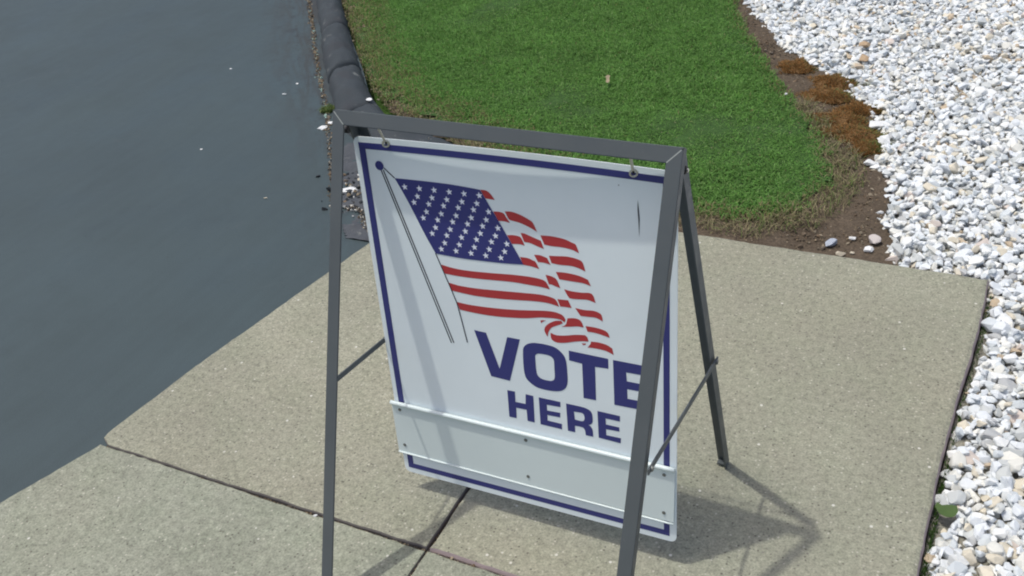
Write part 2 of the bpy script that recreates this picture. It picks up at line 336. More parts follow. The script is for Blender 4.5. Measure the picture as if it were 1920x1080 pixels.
def plain(name, col, rough=.6, metal=0.0, spec=.5, var=.06, nscale=18, bump=0.0):
    n = N(name, rough=rough, metal=metal, spec=spec)
    n.color(n.mix(n.noise(nscale, 5, .6), tuple(x * (1 - var) for x in col), tuple(min(1, x * (1 + var)) for x in col)))
    if bump: n.bump(n.noise(nscale * 14, 3), bump, 0.0006)
    return n.m

def tint_mat(name, rough=.6, spec=.3, trans=0.0, var=True):
    n = N(name, rough=rough, spec=spec)
    a = n.n('ShaderNodeAttribute'); a.attribute_name = 'tint'
    c = a.outputs['Color']
    n.color(c)
    if trans:
        tr = n.n('ShaderNodeBsdfTranslucent'); n.l(c, tr.inputs[0])
        ms = n.n('ShaderNodeMixShader'); ms.inputs[0].default_value = trans
        n.l(n.b.outputs[0], ms.inputs[1]); n.l(tr.outputs[0], ms.inputs[2]); n.l(ms.outputs[0], n.o.inputs[0])
    return n.m

def soil_mat(name, base, straw=.0):
    n = N(name, rough=.95, spec=.15)
    c = n.mix(n.ramp(n.noise(6, 6, .65), [(0.3, 0.0), (0.7, 1.0)]), tuple(x * .72 for x in base), tuple(x * 1.15 for x in base))
    c = n.mix(1.0, c, n.ramp(n.noise(120, 4, .7), [(0.3, .6), (0.7, 1.35)]), 'MULTIPLY')
    vd = n.voro(90, 'Distance'); vc = n.voro(90, 'Color'); sp = n.n('ShaderNodeSeparateColor'); n.l(vc, sp.inputs[0])
    c = n.mix(n.math('MULTIPLY', n.ramp(vd, [(0.15, 1.0), (0.3, 0.0)]), n.ramp(sp.outputs[0], [(0.88, 0.0), (0.92, .8)])), c, (.30, .25, .18))
    n.color(c)
    n.bump(n.math('ADD', n.noise(60, 5, .7), n.noise(14, 4, .6)), .9, .006)
    return n.m

def stone_mat(name):
    n = N(name, rough=.72, spec=.35)
    oi = n.n('ShaderNodeObjectInfo'); ge = n.n('ShaderNodeNewGeometry')
    r = n.math('FRACT', n.math('ADD', oi.outputs['Random'], ge.outputs['Random Per Island']))
    tone = n.ramp(r, [(0.0, (.71, .74, .76)), (0.30, (.78, .79, .775)), (0.50, (.60, .64, .66)), (0.66, (.73, .72, .66)),
                      (0.80, (.54, .56, .55)), (0.89, (.66, .60, .48)), (0.93, (.44, .45, .45)), (0.965, (.50, .40, .28)), (0.987, (.62, .54, .48))], 'CONSTANT')
    mp = n.n('ShaderNodeMapping'); n.l(n.tc.outputs['Object'], mp.inputs[0])
    cv = n.n('ShaderNodeCombineXYZ'); n.l(n.math('MULTIPLY', r, 37.0), cv.inputs[0]); n.l(cv.outputs[0], mp.inputs['Location'])
    vein = n.noise(60, 5, .65, mp.outputs[0], 1.2)
    c = n.mix(n.ramp(vein, [(0.50, 0.0), (0.72, .45)]), tone, (.46, .47, .48))
    c = n.mix(n.ramp(n.noise(24, 4, .6, mp.outputs[0]), [(0.58, 0.0), (0.75, .4)]), c, (.62, .56, .42))
    n.color(c)
    n.bump(n.noise(160, 4, .6), .5, .0012)
    return n.m

M = {}
M['slab_a'] = concrete('concrete_main', (.284, .280, .216), (.38, .30, .30), 0.0)  # side colour brightened to stand in for light bounced off the gravel
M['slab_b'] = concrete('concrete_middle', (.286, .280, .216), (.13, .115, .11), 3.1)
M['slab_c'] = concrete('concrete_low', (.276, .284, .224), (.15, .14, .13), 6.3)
M['asphalt'] = asphalt_mat('sealed_asphalt', (.040, .061, .067))
M['kerb'] = asphalt_mat('kerb_asphalt', (.036, .045, .052), True)
M['patch'] = asphalt_mat('broken_asphalt', (.066, .072, .082), True)
M['soil'] = soil_mat('soil', (.108, .083, .060))
M['lawn_soil'] = soil_mat('lawn_soil', (.045, .095, .026))
M['deep'] = soil_mat('dark_soil', (.045, .040, .028))
M['grit'] = soil_mat('pale_grit_soil', (.26, .25, .21))
M['grass'] = tint_mat('grass_blades', .6, .25, .45)
M['dry'] = tint_mat('dry_stalks', .7, .25, .2)
M['debris'] = tint_mat('small_debris', .85, .2)
M['stone'] = stone_mat('marble_chips')
def frame_mat():
    n = N('grey_frame_paint', rough=.42, spec=.5)
    c = n.mix(n.ramp(n.noise(7, 6, .65), [(0.3, 0.0), (0.7, 1.0)]), (.074, .085, .091), (.090, .101, .106))
    mp = n.n('ShaderNodeMapping'); mp.inputs['Scale'].default_value = (60, 60, 9); n.l(n.tc.outputs['Object'], mp.inputs[0])
    c = n.mix(n.ramp(n.noise(1.2, 6, .8, mp.outputs[0], 1.0), [(0.66, 0.0), (0.74, .5)]), c, (.17, .175, .165))
    c = n.mix(n.ramp(n.noise(55, 6, .8), [(0.70, 0.0), (0.75, .8)]), c, (.15, .115, .085))
    n.color(c)
    n.l(n.ramp(n.noise(22, 4, .6), [(0.3, .36), (0.7, .60)]), n.b.inputs['Roughness'])
    n.bump(n.noise(120, 4, .6), .15, .0006)
    return n.m
M['frame'] = frame_mat()
M['frame_edge'] = plain('grey_frame_seam', (.32, .34, .32), rough=.5)
M['rivet'] = plain('rivet_metal', (.20, .21, .20), rough=.4, metal=.6)
M['bolt'] = plain('black_bolt', (.02, .02, .022), rough=.5)
M['zinc'] = plain('zinc_hook', (.55, .54, .48), rough=.32, metal=.85, var=.15, nscale=90)
M['blue'] = plain('blue_print', (.030, .034, .180), rough=.45, var=.05)
M['blue_line'] = plain('black_print', (.022, .024, .045), rough=.5)
M['red'] = plain('red_print', (.43, .033, .040), rough=.45, var=.05)
M['star'] = plain('white_print', (.80, .82, .92), rough=.45, var=.02)
def board_mat(name, base, k):
    n = N(name, rough=.38, spec=.5)
    c = n.mix(n.ramp(n.noise(3.2, 4, .6), [(0.3, 0.0), (0.7, 1.0)]), tuple(x * .96 for x in base), tuple(x * 1.03 for x in base))
    sm = n.ramp(n.noise(30, 7, .75, dist=.8), [(0.66, 0.0), (0.76, .30)])
    c = n.mix(sm, c, tuple(x * .72 for x in base))
    vd = n.voro(30, 'Distance'); vc = n.voro(30, 'Color'); sp = n.n('ShaderNodeSeparateColor'); n.l(vc, sp.inputs[0])
    fl = n.math('MULTIPLY', n.ramp(vd, [(0.03, 1.0), (0.06, 0.0)]), n.ramp(sp.outputs[0], [(0.94, 0.0), (0.96, .7)]))
    c = n.mix(fl, c, (.16, .17, .17))
    n.color(c)
    n.bump(n.noise(9, 3), .25, .0015)
    return n.m
M['board'] = board_mat('white_board', (.78, .845, .875), 0)
M['apron'] = board_mat('pale_metal_strip', (.67, .745, .74), 1)

# ---------------------------------------------------------------- large structure: ground, asphalt, slabs, beds
def sheet(name, poly, z, mat, parent=None):
    bm = bmesh.new()
    vs = [bm.verts.new((x, y, z)) for x, y in poly]
    bm.edges.ensure_lookup_table()
    es = [bm.edges.new((vs[i], vs[(i + 1) % len(vs)])) for i in range(len(vs))]
    bmesh.ops.triangle_fill(bm, edges=es, use_beauty=True)
    me = bm_mesh(name, bm)
    if me.polygons and me.polygons[0].normal.z < 0: me.flip_normals()
    return link(name, me, mat, parent)

far = N('far_grass', rough=.95, spec=.1)
far.color(far.mix(far.ramp(far.noise(1.5, 6, .7), [(0.3, 0.0), (0.7, 1.0)]), (.04, .085, .02), (.065, .12, .03)))
far.bump(far.noise(40, 4), .8, .02)
tag(sheet('ground', [(-90, -90), (90, -90), (90, 90), (-90, 90)], -.09, far.m), kind='structure')

SEAM_Y = -.2
BACK_Y = 1.108
crack_in = [(x, y) for x, y in CRACK if y > 1.15]
asph = [(-1.60, -1.35), (-1.282, -.651), (-1.19, -.431), (-1.095, -.19), (-1.085, .084), (-.969, .789), (-.925, BACK_Y), (-.60, BACK_Y + .004),
        (-.62, 1.30), (-.95, 1.41), (-1.2, 1.44), (-1.46, 1.58), (-1.56, 1.72), (-1.80, 2.02), (-2.05, 2.31), (-2.42, 2.75),
        (-3.2, 3.75), (-5.2, 6.3), (-9, 11.5), (-40, 50), (-60, 20), (-40, -40), (-8, -14), (-2.6, -3.6)]
tag(sheet('driveway', asph, -.010, M['asphalt']), kind='structure')

def slab(name, outline, z, mat, parent, jit=.0024, depth=.10, lip=.006, seed=0):
    # outline counter-clockwise; edges resampled and slightly worn, top edge rounded
    pts = []
    n = len(outline)
    for i in range(n):
        a = Vector(outline[i]); b = Vector(outline[(i + 1) % n])
        k = max(1, int((b - a).length / .018))
        for j in range(k):
            q = a.lerp(b, j / k)
            nx = Vector((b.y - a.y, a.x - b.x)).normalized()
            w = (wobble(q.x, q.y, 45, seed) * jit + wobble(q.x, q.y, 9, seed + 5) * jit * 1.2) if j else 0
            pts.append(q + nx * w)
    m = len(pts)
    nor = []
    for i in range(m):
        a, b = pts[i - 1], pts[(i + 1) % m]
        d = (b - a).normalized(); nor.append(Vector((-d.y, d.x)))     # inward for ccw
    bm = bmesh.new()
    rings = []
    for inset, dz in ((0, -depth), (0, -lip), (lip * .3, -lip * .28), (lip, 0)):
        rings.append([bm.verts.new((p.x + nn.x * inset, p.y + nn.y * inset, z + dz)) for p, nn in zip(pts, nor)])
    for r0, r1 in zip(rings, rings[1:]):
        for i in range(m):
            j = (i + 1) % m
            bm.faces.new((r0[i], r0[j], r1[j], r1[i]))
    bm.faces.new(rings[-1])
    me = bm_mesh(name, bm)
    return link(name, me, mat, parent)

pave = empty('pavement', (0, 0, 0)); tag(pave, kind='structure')
g = .0026
XS = -.180
slab('paving_slab', [(XS + g, SEAM_Y + g), (.728, SEAM_Y + g - .003), (.729, .318), (.739, .611), (.752, .777), (.757, .933), (.757, BACK_Y - .006), (.3, BACK_Y), (XS + g, BACK_Y + .006)], 0, M['slab_a'], pave, seed=1, lip=.012)
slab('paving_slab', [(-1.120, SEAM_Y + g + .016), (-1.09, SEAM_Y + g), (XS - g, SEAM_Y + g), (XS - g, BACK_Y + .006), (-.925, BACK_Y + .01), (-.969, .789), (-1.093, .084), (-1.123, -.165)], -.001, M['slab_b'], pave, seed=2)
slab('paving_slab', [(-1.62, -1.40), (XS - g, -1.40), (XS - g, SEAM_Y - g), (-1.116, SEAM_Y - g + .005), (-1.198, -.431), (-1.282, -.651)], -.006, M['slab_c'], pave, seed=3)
slab('paving_slab', [(XS + g, -1.40), (.725, -1.40), (.726, SEAM_Y - g - .004), (XS + g, SEAM_Y - g)], -.004, M['slab_c'], pave, seed=4)
slab('paving_slab', [(-2.4, -2.9), (XS - g, -2.9), (XS - g, -1.407), (-1.625, -1.407)], -.004, M['slab_b'], pave, seed=5)
slab('paving_slab', [(XS + g, -2.9), (.72, -2.9), (.725, -1.407), (XS + g, -1.407)], -.002, M['slab_a'], pave, seed=6)
tag(sheet('joint_soil', [(-2.3, -2.8), (.70, -2.8), (.72, 1.09), (-.90, 1.09), (-1.08, .1), (-1.10, -.2), (-1.2, -.6), (-1.55, -1.3)], -.016, M['deep']), kind='structure')

# soil bed between lawn, slab and gravel (bumpy height field)
def field(name, x0, x1, y0, y1, step, zf, mat, keep=None):
    nx = int((x1 - x0) / step) + 1; ny = int((y1 - y0) / step) + 1
    xs = np.linspace(x0, x1, nx); ys = np.linspace(y0, y1, ny)
    X, Y = np.meshgrid(xs, ys)
    P = np.stack([X.ravel(), Y.ravel()], 1)
    Z = np.array([zf(x, y) for x, y in P])
    V = np.column_stack([P, Z])
    idx = np.arange(nx * ny).reshape(ny, nx)
    F = np.stack([idx[:-1, :-1], idx[:-1, 1:], idx[1:, 1:], idx[1:, :-1]], -1).reshape(-1, 4)
    if keep is not None:
        c = P[F].mean(1); F = F[keep(c)]
    me = np_mesh(name, V, F.ravel(), np.full(len(F), 4), smooth=True)
    return link(name, me, mat)

def soil_z(x, y):
    return -.024 + wobble(x, y, 7, 2) * .007 + wobble(x, y, 28, 4) * .0035 + wobble(x, y, 90, 6) * .0018
soil_poly = [(-1.0, 1.118), (.62, 1.118), (.52, 1.14), (.50, 1.27), (.455, 1.36), (.44, 1.56), (.38, 1.71), (.37, 1.86), (.30, 2.08), (.21, 2.20), (.09, 2.37), (0, 2.48), (-.15, 2.64), (-.40, 3.07), (-.85, 3.9), (-1.6, 3.9), (-2.2, 2.7), (-1.72, 2.02), (-1.46, 1.70), (-1.20, 1.56), (-.9, 1.44), (-.70, 1.30)]
tag(field('soil_bed', -1.75, .85, 1.12, 3.3, .022, soil_z, M['soil'], lambda c: inside(c, soil_poly + []) ), kind='structure')

LAWN_FULL = LAWN[1:-1] + [(-.70, 3.6), (-1.6, 6.5), (-4.9, 6.0), (-3.05, 3.55)]
lawn_poly = [(-2.40, 2.80), (-2.05, 2.36), (-1.80, 2.06), (-1.58, 1.84), (-1.35, 1.70), (-1.1, 1.60), (-.77, 1.44), (-.48, 1.32), (-.2, 1.27), (.05, 1.25),
             (.22, 1.40), (.26, 1.55), (.22, 1.70), (.14, 1.85), (.02, 2.05), (-.07, 2.21), (-.2, 2.45), (-.32, 2.68), (-.50, 3.05), (-.80, 3.9), (-3.3, 3.9)]
tag(field('lawn_ground', -4.8, .3, 1.22, 6.4, .03, lambda x, y: -.012 + wobble(x, y, 3.1, 8) * .012 + wobble(x, y, 14, 3) * .004, M['lawn_soil'],
          lambda c: inside(c, lawn_poly[:19] + [(-.80, 3.8), (-1.6, 6.4), (-4.9, 6.4), (-3.15, 3.75)])), kind='structure')

# ---------------------------------------------------------------- kerb: rolled asphalt edging in sections
def resample(line, k):
    L = [0.0]
    for a, b in zip(line, line[1:]): L.append(L[-1] + math.dist(a, b))
    out = []
    for i in range(k):
        s = L[-1] * i / (k - 1); j = 0
        while j < len(L) - 2 and L[j + 1] < s: j += 1
        t = (s - L[j]) / max(1e-9, L[j + 1] - L[j])
        out.append((line[j][0] + (line[j + 1][0] - line[j][0]) * t, line[j][1] + (line[j + 1][1] - line[j][1]) * t))
    return out
KL = [(-6.2, 7.4), (-4.1, 4.7), (-3.35, 3.75)] + BERM_L + [(-1.60, 1.52), (-1.47, 1.43), (-1.30, 1.375), (-1.10, 1.345), (-.80, 1.30)]
KR = [(-5.95, 7.5), (-3.92, 4.8), (-3.2, 3.80)] + BERM_R + [(-1.43, 1.63), (-1.33, 1.565), (-1.20, 1.53), (-1.04, 1.475), (-.76, 1.36)]
def kerb_section(parent, l, r, hs, seed, n):
    L_ = resample(l, n); R_ = resample(r, n)
    K = 15
    V = []; F = []
    for i in range(n):
        t = i / (n - 1)
        h = hs[0] * (1 - t) + hs[1] * t
        endf = 1.0 - .16 * math.exp(-min(t, 1 - t) * n / 1.2)      # rounded-off ends at the cracks
        for k in range(K):
            s = k / (K - 1)
            x = L_[i][0] * (1 - s) + R_[i][0] * s; y = L_[i][1] * (1 - s) + R_[i][1] * s
            prof = max(0.0, 1 - abs(2 * s - 1) ** 2.6) ** .62
            z = -.020 + (h + .016) * prof * endf
            z += prof * (wobble(x, y, 11, seed) * .013 + wobble(x, y, 34, seed + 3) * .009 + wobble(x, y, 110, seed) * .0012)
            x += wobble(x, y, 16, seed + 9) * .010
            V.append((x, y, z))
    for i in range(n - 1):
        for k in range(K - 1):
            a = i * K + k; F += [a, a + 1, a + K + 1, a + K]
    nf = (n - 1) * (K - 1)
    tot = [4] * nf
    for i in (0, n - 1):                                            # end faces
        F += list(range(i * K, i * K + K)) if i else list(range(K - 1, -1, -1)); tot.append(K)
    me = np_mesh('kerb_section', V, F, tot, smooth=True)
    if me.polygons[5].normal.z < 0: me.flip_normals()
    return link('kerb_section', me, M['kerb'], parent)
kerb = empty('asphalt_kerb', (-2.0, 2.2, 0)); tag(kerb, 'rolled black asphalt kerb with cracks, between the driveway and the lawn', 'kerb')
KLr, KRr = resample(KL, 400), resample(KR, 400)
def kidx(y0):   # index where the left line passes y0
    return min(range(400), key=lambda i: abs(KLr[i][1] - y0) + (0 if KLr[i][0] < -1.0 else 9))
cuts = [0, kidx(4.6), kidx(3.3), kidx(2.30), kidx(1.845), kidx(1.50), 399]
hts = [.06, .06, .06, .062, .066, .050, .010]
for i in range(6):
    a, b = cuts[i], cuts[i + 1]
    l = KLr[a:b + 1]; r = KRr[a:b + 1]
    def shrink(q):
        q = [tuple(v) for v in q]
        d0 = Vector(q[1]) - Vector(q[0]); d1 = Vector(q[-2]) - Vector(q[-1])
        q[0] = tuple(Vector(q[0]) + d0.normalized() * .002); q[-1] = tuple(Vector(q[-1]) + d1.normalized() * .002)
        return q
    k = kerb_section(kerb, shrink(l), shrink(r), (hts[i], hts[i + 1]), 3.0 + i * 2.3, max(12, (b - a) * 2 // 3))
    k.location = -kerb.location

bp = [(-1.45, 1.30), (-1.42, 1.45), (-1.2, 1.38), (-.95, 1.36), (-.93, 1.10), (-.963, .80), (-1.05, .80), (-1.17, .90), (-1.37, 1.17)]
tag(field('broken_asphalt', -1.5, -.9, .78, 1.5, .012, lambda x, y: -.0075 + wobble(x, y, 9, 3) * .010 + wobble(x, y, 30, 5) * .007 + wobble(x, y, 80, 5) * .003,
          M['patch'], lambda c: inside(c, bp)), kind='structure')
# ---------------------------------------------------------------- gravel bed
GR = GRAVEL_L + [(.759, .933), (.754, .777), (.741, .611), (.737, .500), (.731, .318), (.729, -.2), (.73, -1.4), (.725, -2.6)]
gravel_poly = [(-.95, 4.2)] + GR + [(1.75, -2.6), (1.75, 4.2)]
base_n = N('pale_grit', rough=.9, spec=.2)
vd = base_n.voro(34, 'Distance'); vcol = base_n.voro(34, 'Color')
sp = base_n.n('ShaderNodeSeparateColor'); base_n.l(vcol, sp.inputs[0])
bc = base_n.mix(base_n.ramp(sp.outputs[0], [(0.2, 0.0), (0.9, 1.0)]), (.62, .65, .67), (.80, .80, .78))
bc = base_n.mix(base_n.ramp(vd, [(0.45, 0.0), (0.62, 1.0)]), bc, (.10, .095, .085))
base_n.color(bc); base_n.bump(base_n.math('SUBTRACT', 1.0, vd), 1.0, .02)
bed = empty('gravel_bed', (1.0, 1.0, 0)); tag(bed, kind='structure')
def keep(o, root): o.location = -Vector(root.location); return o
keep(sheet('dark_base', gravel_poly, -.034, M['grit'], bed), bed)
keep(sheet('far_gravel', [(1.74, -2.6), (7, -6), (9, 12), (-4.5, 12), (-.95, 4.2), (1.74, 4.2)], -.016, base_n.m, bed), bed)

def hull_stone(i):
    r = random.Random(100 + i)
    bm = bmesh.new()
    ax = (1.0, r.uniform(.62, .9), r.uniform(.42, .68))
    for _ in range(15 + i % 4):
        v = Vector((r.gauss(0, 1), r.gauss(0, 1), r.gauss(0, 1))).normalized()
        v *= r.uniform(.88, 1.08)
        bm.verts.new((v.x * ax[0], v.y * ax[1], v.z * ax[2]))
    res = bmesh.ops.convex_hull(bm, input=bm.verts)
    bmesh.ops.delete(bm, geom=[v for v in bm.verts if not v.link_faces], context='VERTS')
    bmesh.ops.dissolve_limit(bm, angle_limit=math.radians(9), verts=bm.verts, edges=bm.edges)
    bmesh.ops.bevel(bm, geom=list(bm.edges), offset=.045, segments=1, affect='EDGES', profile=.6)
    bmesh.ops.triangulate(bm, faces=[f for f in bm.faces if len(f.verts) > 4])
    return bm_mesh('stone', bm)
def hull_small(i):
    r = random.Random(500 + i)
    bm = bmesh.new(); ax = (1.0, r.uniform(.6, .9), r.uniform(.42, .68))
    for _ in range(13 + i % 4):
        v = Vector((r.gauss(0, 1), r.gauss(0, 1), r.gauss(0, 1))).normalized() * r.uniform(.85, 1.1)
        bm.verts.new((v.x * ax[0], v.y * ax[1], v.z * ax[2]))
    bmesh.ops.convex_hull(bm, input=bm.verts)
    bmesh.ops.delete(bm, geom=[v for v in bm.verts if not v.link_faces], context='VERTS')
    me = bm_mesh('chip', bm)
    V = np.array([v.co for v in me.vertices]); F = [tuple(p.vertices) for p in me.polygons]
    bpy.data.meshes.remove(me)
    return V, F
STONES = [hull_stone(i) for i in range(20)]
for s in STONES: s.materials.append(M['stone'])
CHIPS = [hull_small(i) for i in range(24)]

def scatter_stones():
    res = .004; x0, y0, x1, y1 = -1.0, -1.0, 1.70, 4.15
    H = np.full((int((y1 - y0) / res) + 30, int((x1 - x0) / res) + 30), -.036)
    pts = []
    for layer, sp_ in enumerate((.0250, .0235, .022)):
        gx = np.arange(x0, x1, sp_); gy = np.arange(y0, y1, sp_)
        X, Y = np.meshgrid(gx, gy)
        P = np.stack([X.ravel(), Y.ravel()], 1) + rng.uniform(-.5, .5, (X.size, 2)) * sp_
        P = P[inside(P, gravel_poly)]
        d = dist(P, GR, closed=False)
        P, d = P[np.hypot(P[:, 0] - LEAF[0][0] - .004, P[:, 1] - LEAF[0][1]) > .024], d[np.hypot(P[:, 0] - LEAF[0][0] - .004, P[:, 1] - LEAF[0][1]) > .024]
        P = P[d > rng.uniform(.006, .013, len(P)) + (0.004 * layer)]
        rng.shuffle(P)
        pts.append(P)
    P = np.concatenate(pts)
    vis_far = (P[:, 0] > 1.30)
    P = P[~vis_far | (rng.random(len(P)) < .6)]
    out = []
    for x, y in P:
        a = float(np.clip(rng.lognormal(math.log(.0140), .33), .0070, .0270))
        if x < .55 and y > 1.2: a *= .93
        ix = int((x - x0) / res); iy = int((y - y0) / res)
        k = max(1, int(a * .62 / res))
        patch = H[max(0, iy - k):iy + k + 1, max(0, ix - k):ix + k + 1]
        low = patch.mean()
        c = low + a * .40
        if c > -.004: c = -.004 - rng.random() * .006 if rng.random() < .5 else None
        if c is None: continue
        tilt = rng.normal(0, .38, 2)
        out.append((x, y, c, a, tilt[0], tilt[1], rng.uniform(0, 6.283)))
        yy, xx = np.mgrid[-k:k + 1, -k:k + 1]
        e = np.clip(1 - (xx ** 2 + yy ** 2) / (k + .6) ** 2, 0, 1)
        top = c + a * .55 * np.sqrt(e)
        sub = H[max(0, iy - k):iy + k + 1, max(0, ix - k):ix + k + 1]
        if sub.shape == top.shape: np.maximum(sub, np.where(e > 0, top, -1), out=sub)
    return np.array(out), H, (x0, y0, res)
ST, HM, (hx, hy, hres) = scatter_stones()

def project(P):
    d = P - np.array(CAM_LOC)
    z = d @ np.array(CAM_F)
    return 960 + F_PX * (d @ np.array(CAM_R)) / z, 540 - F_PX * (d @ np.array(CAM_U)) / z, z
px, py, pz = project(ST[:, :3])
size = ST[:, 3] * F_PX / pz
ix = ((ST[:, 0] - hx) / hres).astype(int); iy = ((ST[:, 1] - hy) / hres).astype(int)
exposed = HM[iy, ix] <= ST[:, 2] + ST[:, 3] * .60
seen = (px > 0) & (px < 1915) & (py > 0) & (py < 1075) & exposed & (pz > 0)
order = np.argsort(-np.where(seen, size, 0))[:300]
single = np.zeros(len(ST), bool); single[order] = True
def eul(rx, ry, rz):
    cx, sx_, cy, sy_, cz, sz = math.cos(rx), math.sin(rx), math.cos(ry), math.sin(ry), math.cos(rz), math.sin(rz)
    return np.array([[cz * cy, cz * sy_ * sx_ - sz * cx, cz * sy_ * cx + sz * sx_], [sz * cy, sz * sy_ * sx_ + cz * cx, sz * sy_ * cx - cz * sx_], [-sy_, cy * sx_, cy * cx]])
for j, i in enumerate(order):
    x, y, z, a, rx, ry, rz = ST[i]
    o = bpy.data.objects.new('stone', STONES[j % 20]); COL.objects.link(o); o.parent = bed
    o.location = Vector((x, y, z)) - bed.location; o.rotation_euler = (rx, ry, rz); o.scale = (a, a, a)
def chips_mesh(name, arr, shapes, color=None, smooth=False):
    VV = []; FF = []; TT = []; CC = []; off = 0
    for j, (x, y, z, a, rx, ry, rz) in enumerate(arr):
        V, F = shapes[j % len(shapes)]
        W_ = (V * a) @ eul(rx, ry, rz).T + (x, y, z)
        VV.append(W_)
        for f in F:
            FF.extend([q + off for q in f]); TT.append(len(f))
        if color is not None: CC.append(np.repeat(color[j][None], len(V), 0))
        off += len(V)
    return np_mesh(name, np.concatenate(VV), FF, TT, smooth, np.concatenate(CC) if color is not None else None)
gm = link('gravel', chips_mesh('gravel', ST[~single], CHIPS), M['stone'], bed); gm['kind'] = 'stuff'; keep(gm, bed)

# ---------------------------------------------------------------- grass
def blades(n_try, region, box, dens_fn, h, w, col_fn, z0, lean=.55, name='grass', mat='grass', curl=.5):
    x0, x1, y0, y1 = box
    P = np.column_stack([rng.uniform(x0, x1, n_try), rng.uniform(y0, y1, n_try)])
    P = P[inside(P, region)]
    d = dist(P, LAWN[1:-1], closed=False)
    p = dens_fn(P, d)
    m = rng.random(len(P)) < p
    P, d = P[m], d[m]
    n = len(P)
    az = rng.uniform(0, 2 * np.pi, n)
    cl = np.array([[mnoise.noise(Vector((x * 9, y * 9, 1.0))), mnoise.noise(Vector((x * 9, y * 9, 7.0)))] for x, y in P])
    hh = rng.uniform(h[0], h[1], n) * (1 + .35 * cl[:, 0])
    ww = rng.uniform(w[0], w[1], n)
    ln = np.abs(rng.normal(lean, .22, n))
    dirx, diry = np.cos(az) + cl[:, 0] * .7, np.sin(az) + cl[:, 1] * .7
    q = np.hypot(dirx, diry) + 1e-6; dirx /= q; diry /= q
    sxx, syy = -diry, dirx
    zb = z0 + np.zeros(n)
    V = np.empty((n, 5, 3))
    for k, s in ((0, -1), (1, 1)):
        V[:, k] = np.column_stack([P[:, 0] + sxx * ww * .5 * s, P[:, 1] + syy * ww * .5 * s, zb])
    mx, mz = np.sin(ln * .6) * hh * .55, np.cos(ln * .6) * hh * .55
    for k, s in ((2, 1), (3, -1)):
        V[:, k] = np.column_stack([P[:, 0] + dirx * mx + sxx * ww * .42 * s, P[:, 1] + diry * mx + syy * ww * .42 * s, zb + mz])
    l2 = np.minimum(ln * (1.3 + curl), 1.65)
    V[:, 4] = np.column_stack([P[:, 0] + dirx * (mx + np.sin(l2) * hh * .5), P[:, 1] + diry * (mx + np.sin(l2) * hh * .5), zb + mz + np.cos(l2) * hh * .5])
    base = np.arange(n)[:, None] * 5
    F = np.concatenate([base + np.array([0, 1, 2, 3]), base + np.array([3, 2, 4])], 1).ravel()
    T = np.tile([4, 3], n)
    C = col_fn(P, d, n)
    C = np.repeat(C[:, None], 5, 1).reshape(-1, 3)
    me = np_mesh(name, V.reshape(-1, 3), F, T, False, C)
    return tag(link(name, me, M[mat]), kind='stuff')

def fringe(P):      # how dry: strong along the kerb side and the slab side
    kerb_d = dist(P, LAWN[1:9], closed=False)
    slab_d = dist(P, LAWN[8:14], closed=False)
    side_d = dist(P, LAWN[13:23], closed=False)
    return kerb_d, slab_d, side_d
def lawn_dens(P, d):
    k, s, e = fringe(P)
    nz = np.array([mnoise.noise(Vector((x * 14, y * 14, 3))) for x, y in P])
    dd = np.minimum(np.minimum(k / .16, s / .07), e / .07) + nz * .9
    vis = np.where((P[:, 1] > 3.5), .5, 1.0)
    return np.clip(.10 + dd, 0, 1) * vis
def lawn_col(P, d, n):
    k, s, e = fringe(P)
    nz = np.array([mnoise.noise(Vector((x * 5, y * 5, 13))) for x, y in P])
    nz2 = np.array([mnoise.noise(Vector((x * 34, y * 34, 23))) for x, y in P])
    base = np.array([.142, .296, .066])
    v = (1 + .14 * nz + .34 * nz2)[:, None] * rng.uniform(.72, 1.28, (n, 1))
    C = base * v
    li = rng.random(n) < .06
    C[li] = np.array([.26, .40, .14]) * rng.uniform(.8, 1.3, (li.sum(), 1))
    dry = np.clip(1.15 - k / .22, 0, 1) * .9 + np.clip(1 - s / .09, 0, 1) * .7 + np.clip(1 - e / .08, 0, 1) * .45
    dm = rng.random(n) < np.clip(dry * .62 + .005, 0, .8)
    C[dm] = np.array([.30, .27, .125]) * rng.uniform(.6, 1.25, (dm.sum(), 1))
    return C
blades(520000, LAWN_FULL, (-3.4, .35, 1.2, 4.1), lawn_dens, (.014, .027), (.0024, .0044), lawn_col, -.014, lean=.85)

def straw_col(P, d, n):
    c = np.where(rng.random((n, 1)) < .7, np.array([[.27, .23, .13]]), np.array([[.15, .20, .06]]))
    return c * rng.uniform(.55, 1.3, (n, 1))
edge_band = [(-1.25, 1.60), (-.77, 1.34), (-.48, 1.20), (-.2, 1.135), (-.02, 1.135), (.12, 1.14), (.28, 1.25), (.36, 1.42), (.37, 1.62), (.25, 1.86), (.10, 2.10),
             (.02, 2.06), (.12, 1.86), (.20, 1.66), (.20, 1.45), (.08, 1.33), (-.2, 1.30), (-.48, 1.36), (-.75, 1.47), (-1.1, 1.66)]
blades(60000, edge_band, (-1.3, .4, 1.15, 2.1), lambda P, d: np.clip(.55 - d * 4.0, 0, 1), (.02, .05), (.0014, .0028), straw_col, -.022, lean=1.05, name='dry_grass', mat='dry', curl=.1)
kerb_band = [(-2.6, 3.05), (-2.43, 2.77), (-2.06, 2.33), (-1.81, 2.03), (-1.60, 1.80), (-1.42, 1.66), (-1.2, 1.56), (-1.0, 1.47), (-.95, 1.52), (-1.15, 1.74), (-1.4, 1.95), (-1.65, 2.2), (-1.9, 2.5), (-2.3, 2.95)]
blades(42000, kerb_band, (-2.7, -.9, 1.45, 3.1), lambda P, d: np.clip(.75 - d * 3.6, 0, 1), (.012, .035), (.0015, .003), straw_col, -.018, lean=1.1, name='dry_grass', mat='dry', curl=.1)

